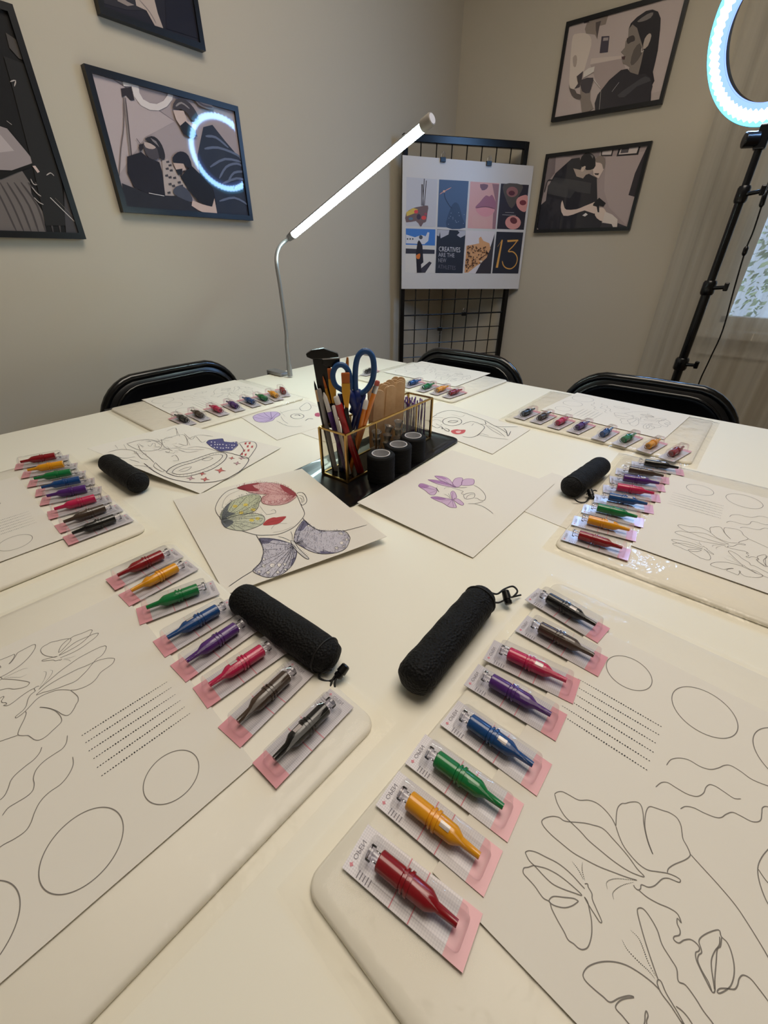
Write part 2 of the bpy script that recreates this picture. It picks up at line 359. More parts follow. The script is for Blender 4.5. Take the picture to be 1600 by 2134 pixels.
# ------------------------------------------------------------------ grid rack with mood board
RL, RR = Vector((-1.436, 1.991, 0)), Vector((-1.076, 2.482, 0)); RE = (RR-RL).normalized(); RN = Vector((RE.y, -RE.x, 0))
def z_at(px, py, p): d = ray(px, py); return CAM_Z+d.z*math.hypot(p.x, p.y)/math.hypot(d.x, d.y)
rt = z_at(846, 278, RL); RW = (RR-RL).length
rk = thing('grid_rack', 'black metal grid display rack standing in the corner', 'rack', (RL+RR)/2)
for P in (RL, RR): MB().box(P+Vector((0, 0, rt/2)), (0.024, 0.024, rt), 0, Matrix((RE, -RN, Vector((0, 0, 1)))).transposed()).obj('post', M_blk, rk, bevel=0.003)
for z in (rt-0.014, 0.1): MB().bar(RL+Vector((0, 0, z)), RR+Vector((0, 0, z)), 0.022, 0.03).obj('cross_rail', M_blk, rk, bevel=0.003)
for P in (RL, RR): MB().bar(P-RN*0.0+Vector((0, 0, 0.02)), P+RN*0.18+Vector((0, 0, 0.02)), 0.03, 0.02).obj('foot', M_blk, rk)
for k in range(1, 8):
    p = RL+RE*RW*k/8; MB().cyl(p+Vector((0, 0, 0.1)), p+Vector((0, 0, rt-0.02)), 0.0027, n=6).obj('vertical_wire', M_blk, rk)
z0 = z_at(845, 626.5, RL); dz = (z0-z_at(845, 717.5, RL))/3
for k in range(-8, 10):
    z = z0+k*dz
    if 0.12 < z < rt-0.05: MB().cyl(RL+RN*0.003+Vector((0, 0, z)), RR+RN*0.003+Vector((0, 0, z)), 0.0027 if k != -1 else 0.0042, n=6).obj('horizontal_wire', M_blk, rk)
M_card = mat('foam_board', (222, 218, 216), 0.35, coat=0.4, coat_r=0.32)
PB = RL+RN*0.022
def board(px, py, off=0.0): return at_plane(px, py, PB+RN*off, RN)
CR = lambda ox, oy, s: (lambda pts: [(ox+x/s, oy+y/s) for x, y in pts])
mbq = [board(*c) for c in ((839, 323), (1112, 346), (1080, 602), (836.5, 602))]
mo = thing('mood_board', 'white poster board of eight small photos clipped to the grid rack', 'poster', (mbq[2]+mbq[3])/2)
MB().prism([p-RN*0.004 for p in mbq], RN*0.004).obj('board', M_card, mo)
def pm(rgb, coat=0.5): return mat('print_%d_%d_%d_%d' % (rgb[0], rgb[1], rgb[2], int(coat*10)), rgb, 0.5, spec=0.2, coat=coat, coat_r=0.03 if coat > 0.5 else 0.3)
class Print:
    """flat print made of coloured shapes, stacked a hair apart"""
    def __init__(s, fn, coat, gain=1.0): s.fn = fn; s.b = MB(); s.mats = []; s.k = 0; s.coat = coat; s.gain = gain
    def mi(s, rgb):
        q = [v*s.gain for v in lin(rgb)[:3]]; k = min(1.0, 0.8/max(q))
        m = pm(tuple(round(255*(12.92*v*k if v*k < 0.0031308 else 1.055*(v*k)**(1/2.4)-0.055)) for v in q), s.coat)
        if m not in s.mats: s.mats.append(m)
        return s.mats.index(m)
    def poly(s, rgb, pts, sm=0):
        if sm: pts = [(v.x, v.y) for v in smooth_line([(x, y, 0) for x, y in pts], sm, True)]
        s.k += 1; P = s.fn(pts, 0.0004+s.k*0.00012)
        if len(P) > 2: s.b.face(P, s.mi(rgb))
    def line(s, rgb, pts, w, nrm, sm=3):
        if sm and len(pts) > 2: pts = [(v.x, v.y) for v in smooth_line([(x, y, 0) for x, y in pts], sm)]
        s.k += 1; s.b.ribbon(s.fn(pts, 0.0004+s.k*0.00012), w, nrm, s.mi(rgb))
    def disc(s, rgb, c, rx, ry, n=20, rot=0): s.poly(rgb, [(c[0]+rx*math.cos(2*math.pi*k/n)*math.cos(rot)-ry*math.sin(2*math.pi*k/n)*math.sin(rot), c[1]+rx*math.cos(2*math.pi*k/n)*math.sin(rot)+ry*math.sin(2*math.pi*k/n)*math.cos(rot)) for k in range(n)])
C = CR(820, 260, 5.161)
def tile(name, q, bg, fn):
    pr = Print(lambda pts, off: [board(x, y, off) for x, y in C(pts)], 0.35, 2.1); pr.poly(bg, q); fn(pr)
    return pr.b.obj(name, pr.mats, mo)
def t1(p):
    for a, b in (((300, 870), (303, 640)), ((312, 870), (330, 580)), ((330, 870), (352, 600)), ((320, 880), (312, 640))): p.line((50, 42, 42), [a, b], 0.007, RN)
    p.poly((88, 72, 72), [(135, 950), (200, 900), (290, 878), (370, 870), (365, 940), (350, 1040), (320, 1055), (300, 1090), (285, 1090), (240, 1035), (135, 1050)], 2)
    p.poly((160, 138, 66), [(137, 940), (210, 895), (262, 910), (230, 950), (140, 985)]); p.disc((178, 62, 66), (242, 935), 22, 20); p.disc((168, 60, 58), (325, 1000), 26, 22); p.disc((70, 92, 110), (185, 1010), 24, 16); p.disc((52, 44, 56), (270, 990), 22, 30); p.disc((120, 60, 70), (345, 960), 16, 14)
tile('photo_tile', [(138, 562), (472, 588), (450, 1098), (133, 1088)], (148, 148, 154), t1)
def t2(p):
    p.poly((47, 60, 82), [(600, 930), (650, 840), (700, 860), (740, 1000), (765, 1108), (570, 1104)], 3); p.line((38, 48, 66), [(545, 730), (555, 790), (600, 870), (630, 900)], 0.004, RN)
    p.line((170, 120, 110), [(495, 748), (545, 715), (620, 675)], 0.003, RN); p.disc((250, 200, 170), (543, 716), 13, 13)
    for k in range(14): p.disc((120, 130, 150), (590+random.random()*170, 930+random.random()*160), 4, 4, 6)
tile('photo_tile', [(490, 588), (808, 606), (772, 1110), (470, 1100)], (58, 74, 100), t2)
def t3(p):
    p.poly((118, 88, 94), [(1060, 634), (1135, 640), (1095, 1122), (1062, 1120), (1070, 960), (1095, 820)]); p.poly((96, 70, 80), [(930, 640), (1015, 645), (1000, 690), (950, 705)], 2); p.poly((190, 150, 146), [(860, 980), (960, 1000), (1010, 1040), (960, 1100), (850, 1080)], 3)
    p.poly((122, 80, 96), [(880, 892), (930, 830), (990, 762), (1030, 772), (1060, 755), (1095, 830), (1090, 905), (1000, 880)], 3); p.poly((178, 124, 130), [(885, 900), (1000, 886), (1085, 905), (1062, 960), (990, 990), (920, 962)], 3); p.line((82, 52, 66), [(882, 896), (990, 882), (1088, 905)], 0.003, RN)
tile('photo_tile', [(826, 610), (1137, 630), (1095, 1122), (795, 1112)], (176, 136, 134), t3)
def t4(p):
    p.poly((66, 60, 56), [(1185, 640), (1385, 648), (1350, 760), (1270, 900), (1200, 780)], 3); p.disc((112, 76, 74), (1275, 722), 62, 56); p.disc((70, 36, 42), (1270, 735), 34, 26)
    p.poly((165, 114, 108), [(1325, 800), (1385, 762), (1442, 770), (1424, 925), (1370, 925), (1325, 870)], 3); p.disc((92, 40, 46), (1390, 838), 36, 28)
    p.disc((165, 114, 108), (1284, 1052), 84, 74); p.disc((80, 40, 44), (1290, 1030), 40, 34, rot=0.6)
    p.line((150, 146, 146), [(1200, 943), (1295, 946)], 0.0025, RN); p.line((150, 146, 146), [(1168, 968), (1315, 974)], 0.0025, RN)
tile('photo_tile', [(1155, 632), (1455, 647), (1400, 1130), (1110, 1120)], (38, 34, 40), t4)
def t5(p):
    p.poly((52, 92, 148), [(132, 1115), (450, 1125), (444, 1300), (131, 1290)]); p.poly((188, 188, 194), [(133, 1180), (230, 1210), (300, 1185), (345, 1200), (365, 1155), (385, 1160), (372, 1250), (330, 1285), (133, 1275)]); p.disc((60, 62, 70), (293, 1210), 20, 22)
    for x in (150, 178, 206): p.disc((50, 52, 60), (x, 1228), 8, 9)
    p.poly((44, 44, 52), [(131, 1330), (441, 1345), (440, 1388), (130, 1385)]); p.poly((46, 44, 52), [(300, 1540), (385, 1470), (410, 1485), (340, 1590), (285, 1590)])
    p.poly((30, 28, 34), [(258, 1262), (272, 1240), (290, 1262), (310, 1300), (320, 1480), (295, 1500), (300, 1590), (250, 1590), (240, 1380)]); p.poly((214, 118, 54), [(243, 1405), (285, 1385), (280, 1440), (250, 1440)], 2)
tile('photo_tile', [(132, 1115), (450, 1125), (435, 1595), (125, 1590)], (164, 160, 156), t5)
def place_text(pr, txt, x0, y0, hgt, rgb, wid=None, slant=0.0):
    V, Fc = text_mesh(txt, 1.0); w = max(v.x for v in V); sx = (wid/w) if wid else hgt
    pr.k += 1; q = pr.fn([(x0+v.x*sx, y0-v.y*hgt/0.7+slant*v.x*sx) for v in V], 0.0004+pr.k*0.00012); pr.b.idx(q, Fc, pr.mi(rgb))
def t6(p):
    p.poly((138, 138, 146), [(470, 1128), (600, 1133), (590, 1180), (505, 1222), (500, 1150), (490, 1200), (466, 1190)]); p.poly((138, 138, 146), [(690, 1140), (775, 1140), (770, 1188), (720, 1215), (680, 1188), (710, 1160)])
    place_text(p, 'CREATIVES', 485, 1360, 52, (160, 160, 166), 232, 0.05); place_text(p, 'ARE THE', 482, 1418, 44, (138, 138, 146), 172, 0.05); place_text(p, 'NEW', 478, 1478, 44, (112, 112, 120), 88, 0.03); place_text(p, 'ATHLETES', 476, 1545, 44, (78, 78, 88), 190, 0.09)
tile('photo_tile', [(468, 1125), (775, 1138), (742, 1598), (448, 1595)], (32, 35, 44), t6)
def t7(p):
    p.poly((44, 40, 44), [(1088, 1170), (1045, 1600), (880, 1599), (940, 1490), (1010, 1400), (1050, 1290)]); body = [(783, 1300), (850, 1290), (920, 1275), (918, 1220), (938, 1202), (965, 1248), (1030, 1275), (1042, 1330), (1000, 1430), (935, 1490), (890, 1520), (800, 1590), (762, 1592)]
    p.poly((164, 122, 86), body)
    for k in range(130):
        x = 775+random.random()*250; y = 1260+random.random()*320
        if y > 1300+max(0, 900-x)*0.0 and x < 1000-(y-1400)*1.1 and y > 1310-(x-780)*0.3 and not (x > 900 and y > 1460): p.disc((58, 40, 32), (x, y), random.uniform(5, 10), random.uniform(5, 9), 6)
    p.line((60, 42, 36), [(930, 1440), (960, 1420), (985, 1400)], 0.004, RN); p.disc((40, 30, 26), (975, 1350), 10, 6, 8); p.disc((200, 180, 160), (940, 1470), 16, 12, 8)
tile('photo_tile', [(778, 1138), (1088, 1150), (1045, 1600), (760, 1598)], (172, 166, 168), t7)
def t8(p):
    g = (206, 152, 78); p.line(g, [(1118, 1312), (1168, 1238)], 0.003, RN); p.poly(g, [(1160, 1238), (1175, 1238), (1122, 1538), (1098, 1538)])
    p.poly(g, [(1222, 1240), (1340, 1235), (1340, 1252), (1225, 1262)]); p.line(g, [(1332, 1245), (1285, 1305), (1232, 1362), (1280, 1365), (1318, 1400), (1330, 1450), (1310, 1510), (1262, 1548), (1210, 1540), (1180, 1510), (1168, 1465)], 0.0052, RN)
tile('photo_tile', [(1108, 1150), (1395, 1158), (1340, 1600), (1060, 1598)], (32, 33, 40), t8)
M_wire = mat('steel_wire', (150, 150, 152), 0.3, metal=1.0)
def clip(px, py, label, dn=1, off=0.004):
    c = board(px, py, off); t = thing('binder_clip', label, 'clip', c, 0, 'binder clips on the grid rack'); R3 = Matrix((RE, RN, Vector((0, 0, 1)))).transposed()
    b = MB(); b.prism([c+RE*x+Vector((0, 0, z*dn))-RN*0.008 for x, z in ((-0.013, -0.012), (0.013, -0.012), (0.013, 0.006), (-0.013, 0.006))], RN*0.012); b.obj('clip_body', M_blk, t, bevel=0.001)
    for s in (-1, 1):
        MB().tube([c+RE*x+Vector((0, 0, z*dn))+RN*(0.003*s+0.004*s*z*40) for x, z in ((-0.007, 0.004), (-0.006, 0.018), (0.0, 0.026), (0.006, 0.018), (0.007, 0.004))], 0.0008, 6).obj('wire_handle', M_wire, t)
clip(923, 331, 'small black binder clip on the mood board, nearer the lamp'); clip(1019, 339, 'small black binder clip on the mood board, nearer the wall pictures')
clip(916, 687, 'small binder clip hanging upside down on the bare grid', -1, -0.016); clip(967, 653, 'dark binder clip on the thick grid wire below the mood board', 1, -0.014)
# ------------------------------------------------------------------ framed pictures
M_frame = mat('black_frame', (14, 14, 17), 0.35)
def clip_poly(P, lo, hi):
    for ax, val, sg in ((0, lo[0], 1), (0, hi[0], -1), (1, lo[1], 1), (1, hi[1], -1)):
        out = []
        for k in range(len(P)):
            a, b = P[k-1], P[k]; ia = (a[ax]-val)*sg >= 0; ib = (b[ax]-val)*sg >= 0
            if ia != ib: t = (val-a[ax])/(b[ax]-a[ax]); out.append((a[0]+(b[0]-a[0])*t, a[1]+(b[1]-a[1])*t))
            if ib: out.append(b)
        P = out
        if not P: return []
    return P
def picture(label, wall, rect, bg, draw, crop, bw=0.014):
    h0, h1, z0, z1 = rect; D = 0.02
    if wall == 'L': to3 = lambda h, z, o: Vector((XL+o, h, z)); nrm = Vector((1, 0, 0))
    else: to3 = lambda h, z, o: Vector((h, YB-o, z)); nrm = Vector((0, -1, 0))
    def fn(pts, off):
        out = []
        for x, y in crop(pts):
            p = at_x(x, y, XL+0.014) if wall == 'L' else at_y(x, y, YB-0.014); out.append((p.y if wall == 'L' else p.x, p.z))
        lo, hi = (h0+bw*0.7, z0+bw*0.7), (h1-bw*0.7, z1-bw*0.7)
        q = clip_poly(out, lo, hi) if len(out) > 2 else out
        return [to3(a, b, 0.013+off) for a, b in q]
    def fnl(pts, off):
        out = []
        for x, y in crop(pts):
            p = at_x(x, y, XL+0.014) if wall == 'L' else at_y(x, y, YB-0.014); a = p.y if wall == 'L' else p.x
            out.append(to3(min(max(a, h0+bw), h1-bw), min(max(p.z, z0+bw), z1-bw), 0.013+off))
        return out
    t = thing('framed_picture', label, 'picture', to3((h0+h1)/2, z0, 0))
    for a, b in (((h0, z0+bw/2), (h1, z0+bw/2)), ((h0, z1-bw/2), (h1, z1-bw/2)), ((h0+bw/2, z0+bw), (h0+bw/2, z1-bw)), ((h1-bw/2, z0+bw), (h1-bw/2, z1-bw))):
        MB().bar(to3(*a, D/2), to3(*b, D/2), D if False else bw, D, nrm).obj('frame_bar', M_frame, t)
    MB().box((to3(h0+bw/2, z0+bw/2, 0.006)+to3(h1-bw/2, z1-bw/2, 0.006))/2, tuple(abs(c) if abs(c) > 0.001 else 0.01 for c in (to3(h1-bw, z1-bw, 0.006)-to3(h0, z0, 0.006)))).obj('backing', M_frame, t)
    pr = Print(fn, 0.7, 1.7 if wall == 'L' else 2.3); pr.b.face([to3(h0+bw*.6, z0+bw*.6, 0.013), to3(h1-bw*.6, z0+bw*.6, 0.013), to3(h1-bw*.6, z1-bw*.6, 0.013), to3(h0+bw*.6, z1-bw*.6, 0.013)], pr.mi(bg))
    class LP: pass
    def line(rgb, pts, w, sm=3):
        pr.fn = fnl; pr.line(rgb, pts, w, nrm, sm); pr.fn = fn
    draw(pr, line); pr.b.obj('print', pr.mats, t); return t
def d_left(p, line):
    p.poly((152, 140, 141), [(110, 90), (240, 140), (860, 560), (600, 700), (370, 1030)])
    line((96, 88, 90), [(230, 130), (400, 240), (860, 560)], 0.002); p.poly((38, 42, 54), [(1110, 610), (1190, 590), (1300, 730), (1450, 905), (1485, 1110), (1530, 1400), (1230, 1385), (1200, 1180), (1080, 1040), (1060, 850)])
    for pts in ([(1130, 690), (1220, 700), (1330, 790)], [(1120, 800), (1240, 790), (1400, 850), (1450, 900)], [(1170, 960), (1300, 890), (1460, 920)], [(1250, 1060), (1310, 960), (1400, 930), (1470, 960)], [(1330, 1080), (1380, 1010), (1470, 1000)], [(1270, 1110), (1400, 1060), (1490, 1080)], [(1380, 1150), (1430, 1110), (1490, 1120)], [(1250, 1260), (1380, 1230), (1500, 1290)]): line((84, 92, 112), pts, 0.006)  # wavy glare over the black cloth, painted as lighter lines
    p.poly((188, 180, 178), [(490, 200), (480, 260), (500, 340), (560, 420), (640, 460), (720, 465), (790, 430), (835, 370), (848, 310), (800, 290), (795, 330), (760, 380), (700, 408), (640, 400), (580, 365), (548, 310), (540, 250), (555, 218)])
    p.poly((196, 188, 186), [(400, 215), (490, 203), (550, 222), (540, 255), (410, 252)]); p.poly((42, 38, 42), [(385, 272), (475, 260), (505, 375), (470, 375), (430, 330), (395, 350)])
    line((92, 82, 82), [(408, 350), (410, 600), (385, 800), (370, 1040)], 0.003); line((112, 102, 100), [(415, 350), (460, 800), (498, 1135)], 0.005); line((70, 62, 64), [(425, 350), (472, 800), (505, 1135)], 0.003)
    p.poly((150, 138, 134), [(745, 905), (790, 888), (880, 1010), (965, 1130), (920, 1232), (860, 1212), (770, 1216)])
    for x, y in ((780, 910), (800, 940), (775, 970), (810, 985), (770, 1030), (800, 1045), (840, 1050), (800, 1105), (830, 1120), (880, 1090), (900, 1120), (790, 1180)): p.poly((58, 54, 58), [(x, y), (x+26, y-6), (x+30, y+14), (x+4, y+16)])
    p.poly((30, 28, 34), [(437, 870), (560, 830), (610, 870), (720, 920), (745, 1000), (772, 1212), (640, 1202), (500, 1140), (440, 1010)]); p.poly((62, 57, 62), [(580, 745), (650, 770), (705, 800), (722, 880), (660, 895), (600, 845)], 2); p.poly((156, 140, 134), [(585, 742), (640, 755), (690, 785), (660, 805), (600, 790)], 2)
    p.poly((36, 33, 37), [(590, 715), (650, 690), (700, 712), (742, 770), (768, 850), (762, 895), (720, 880), (700, 800), (650, 760), (620, 735)], 2); p.poly((110, 104, 106), [(640, 705), (690, 735), (720, 790), (700, 770), (660, 735)]); line((44, 38, 40), [(518, 712), (560, 770)], 0.003); p.poly((40, 35, 38), [(540, 765), (580, 755), (578, 800), (555, 825), (540, 800)])
    p.poly((28, 26, 34), [(833, 880), (878, 832), (930, 828), (975, 865), (1005, 960), (960, 965), (930, 932), (850, 930)], 2); p.poly((164, 144, 136), [(838, 925), (930, 932), (950, 985), (905, 1000), (865, 985)]); p.poly((26, 25, 30), [(860, 985), (920, 975), (918, 1030), (885, 1030)]); p.poly((24, 23, 28), [(905, 1050), (950, 990), (1005, 955), (1100, 1050), (1190, 1150), (1220, 1290), (1160, 1312), (1060, 1262), (980, 1170)])
    p.poly((34, 33, 40), [(388, 1103), (640, 1202), (900, 1220), (1000, 1280), (1075, 1370), (430, 1350)]); p.poly((60, 62, 74), [(840, 1160), (900, 1120), (980, 1180), (1010, 1270), (920, 1240), (850, 1200)], 2); p.poly((172, 152, 144), [(1008, 1255), (1100, 1290), (1180, 1310), (1200, 1235), (1225, 1372), (1130, 1372), (1060, 1340), (1000, 1300)]); line((190, 186, 186), [(625, 1190), (760, 1215)], 0.003)
    p.poly((168, 150, 144), [(838, 462), (930, 470), (962, 560), (1040, 590), (1030, 690), (960, 620), (900, 600), (862, 545)]); p.poly((28, 27, 32), [(898, 602), (945, 560), (1030, 640), (1050, 692), (990, 708), (930, 672)]); p.poly((56, 51, 55), [(832, 445), (860, 372), (915, 362), (985, 405), (1040, 480), (1062, 545), (1010, 560), (960, 490), (905, 455)], 2); line((120, 114, 114), [(860, 430), (910, 400), (980, 450)], 0.004)
    p.poly((96, 90, 96), [(940, 330), (1010, 350), (1060, 420), (1160, 460), (1200, 440), (1090, 370)], 2); line((62, 58, 66), [(1030, 370), (1100, 420), (1180, 440)], 0.004)
LFq = [at_x(x, y, XL+0.02) for x, y in ((172.6, 131.3), (495.3, 221.2), (528.5, 460.3), (259, 441.7))]
picture('framed black-and-white photo of two people at work under a ring light', 'L', ((LFq[0].y+LFq[3].y)/2, (LFq[1].y+LFq[2].y)/2, (LFq[2].z+LFq[3].z)/2, (LFq[0].z+LFq[1].z)/2), (138, 127, 129), d_left, CR(160, 120, 4.2105))
def d_poster(p, line):
    p.poly((92, 85, 83), [(-400, 1640), (190, 1462), (255, 1560), (270, 1660), (372, 1820), (395, 2012), (-400, 2000)])
    for k in range(7): line((62, 57, 57), [(-60+k*60, 1560), (40+k*70, 1760), (150+k*62, 2000)], 0.004)
    p.poly((128, 118, 118), [(-300, 1040), (0, 1080), (60, 1100), (300, 1387), (100, 1458), (-300, 1440)]); p.poly((150, 140, 140), [(-300, 1100), (0, 1150), (120, 1290), (-300, 1340)]); line((16, 16, 16), [(-300, 1560), (0, 1520), (310, 1395), (60, 1085)], 0.006, 0)
    p.poly((62, 58, 56), [(48, 280), (112, 322), (182, 372), (225, 525), (160, 500), (80, 410)]); p.poly((98, 88, 84), [(-300, 20), (0, 20), (60, 50), (95, 115), (30, 90), (-300, 60)])  # first shape: a window reflection painted into the print
    p.poly((30, 29, 29), [(30, 480), (240, 560), (520, 1500), (560, 1930), (390, 1930), (280, 1420), (120, 800)]); p.poly((58, 56, 58), [(545, 1500), (690, 1850), (700, 2010), (565, 2010), (550, 1800)]); line((206, 200, 196), [(428, 1690), (670, 1897)], 0.003); line((96, 88, 80), [(470, 1695), (655, 1850)], 0.0015); p.poly((170, 150, 145), [(275, 1420), (300, 1418), (338, 1470), (320, 1480)])
    for pts in ([(260, 1530), (285, 1575), (315, 1580)], [(270, 1600), (310, 1650), (350, 1680)], [(290, 1690), (330, 1730), (370, 1750)], [(395, 1500), (430, 1480), (460, 1505)], [(85, 700), (130, 690), (120, 740)], [(55, 1035), (98, 1068)]): line((150, 142, 138), pts, 0.002)
PSq = [at_x(x, y, XL+0.02) for x, y in ((26, 8.7), (180.3, 498.8), (0, 494))]
picture('large dark framed photo at the far left with a laptop and plank floor', 'L', (PSq[1].y-0.305, PSq[1].y, (PSq[1].z+PSq[2].z)/2, PSq[0].z), (20, 19, 20), d_poster, CR(0, 0, 4.105))
def d_up(p, line):
    p.poly((40, 38, 44), [(600, -300), (800, -300), (860, 60), (760, 60), (620, 20)]); p.poly((152, 138, 130), [(795, -60), (905, -60), (940, 80), (972, 168), (922, 152), (872, 62), (812, 34)]); line((112, 102, 98), [(830, 0), (890, 70), (930, 140)], 0.003); p.poly((120, 110, 106), [(690, -40), (760, 10), (800, 30), (760, 36), (700, 6)])
    p.poly((24, 24, 33), [(975, -200), (1190, -200), (1215, 240), (990, 170)])
LUq = [at_x(x, y, XL+0.02) for x, y in ((210, 27.3), (428.8, 104))]
picture('framed dark photo of a bare arm, cut off by the top of the view', 'L', (LUq[0].y, LUq[1].y, LUq[0].z, LUq[0].z+0.44), (30, 29, 37), d_up, CR(0, 0, 2.857))
def d_ru(p, line):
    p.poly((140, 129, 125), [(220, 260), (1130, 0), (1540, 0), (1300, 1000), (60, 1330), (140, 800)]); p.poly((126, 114, 111), [(480, 720), (830, 650), (900, 840), (600, 1010), (540, 900)]); p.poly((150, 139, 132), [(490, 650), (822, 618), (822, 652), (478, 712)])
    p.poly((156, 146, 137), [(285, 402), (330, 375), (420, 368), (480, 408), (490, 500), (440, 680), (410, 780), (345, 900), (342, 965), (250, 985), (250, 800), (265, 560)], 2); p.poly((128, 116, 108), [(285, 640), (320, 612), (332, 660), (318, 740), (292, 735)], 2)
    p.poly((104, 94, 88), [(400, 218), (450, 205), (560, 180), (680, 165), (650, 270), (570, 290), (558, 440), (530, 385), (432, 372), (418, 322), (440, 260)]); p.poly((60, 54, 54), [(400, 218), (450, 210), (470, 250), (410, 262)]); p.poly((64, 57, 56), [(540, 250), (600, 230), (580, 300), (555, 430), (540, 330)])
    p.poly((52, 47, 56), [(605, 405), (692, 400), (675, 580), (582, 590)]); p.poly((120, 112, 112), [(625, 420), (680, 416), (676, 450), (620, 455)])
    p.poly((98, 90, 84), [(905, 320), (950, 275), (1000, 300), (1035, 420), (1065, 450), (1075, 560), (1045, 700), (1045, 820), (885, 845), (915, 745), (880, 722), (842, 710), (832, 655), (856, 612), (818, 580), (862, 530), (872, 460), (900, 420)]); p.poly((52, 46, 45), [(885, 430), (940, 395), (968, 402), (975, 450), (930, 470), (895, 490)], 2); p.poly((60, 44, 44), [(828, 630), (870, 625), (860, 665), (832, 660)]); p.poly((70, 64, 60), [(960, 560), (1030, 480), (1050, 600), (960, 720), (925, 700)], 2)
    p.poly((30, 28, 31), [(905, 325), (930, 260), (1000, 190), (1100, 122), (1170, 107), (1232, 130), (1262, 205), (1256, 330), (1230, 560), (1200, 700), (1175, 800), (1192, 900), (1160, 960), (1150, 1135), (1100, 1145), (1060, 1000), (1012, 830), (1045, 700), (1075, 560), (1035, 430), (1000, 312), (950, 272)])
    p.poly((90, 84, 82), [(1000, 240), (1110, 160), (1180, 140), (1150, 200), (1060, 240)], 2); p.poly((134, 123, 115), [(1085, 430), (1135, 372), (1158, 400), (1120, 510), (1065, 545)], 2); line((176, 170, 166), [(1052, 530), (1048, 580), (1075, 560)], 0.002)
    p.poly((36, 34, 38), [(892, 765), (925, 805), (1000, 830), (1090, 820), (1150, 870), (1172, 960), (1130, 1130), (900, 1180), (535, 1240), (528, 1150), (560, 1055), (690, 890), (820, 780)]); line((150, 146, 146), [(720, 1020), (800, 915)], 0.002); p.poly((52, 50, 54), [(780, 1060), (960, 930), (1090, 850), (1150, 900), (1000, 960), (860, 1080)], 2)
    p.poly((100, 91, 86), [(372, 890), (510, 862), (515, 920), (482, 1000), (480, 1110), (515, 1205), (430, 1262), (390, 1262), (368, 1080)]); p.poly((50, 46, 50), [(380, 888), (512, 866), (500, 935), (470, 1035), (388, 1015)], 2); p.poly((66, 59, 57), [(238, 915), (255, 980), (310, 1000), (330, 1040), (375, 1055), (372, 1105), (300, 1085), (258, 1020)], 2); p.poly((48, 43, 46), [(330, 850), (402, 790), (385, 880), (362, 965), (305, 985), (345, 930)])
    line((196, 190, 184), [(515, 880), (590, 975)], 0.004); line((196, 190, 184), [(598, 1015), (578, 1230)], 0.002); p.poly((190, 182, 176), [(410, 800), (460, 760), (530, 740), (520, 800), (470, 830), (400, 870)])
RUq = [at_y(x, y, YB-0.02) for x, y in ((1180.7, 45.5), (1379, 214.5), (1146.6, 255))]
picture('framed photo of a long-haired woman in profile with a mannequin head', 'R', ((RUq[0].x+RUq[2].x)/2, RUq[1].x, (RUq[1].z+RUq[2].z)/2, RUq[0].z), (134, 123, 119), d_ru, CR(1140, 0, 5.333))
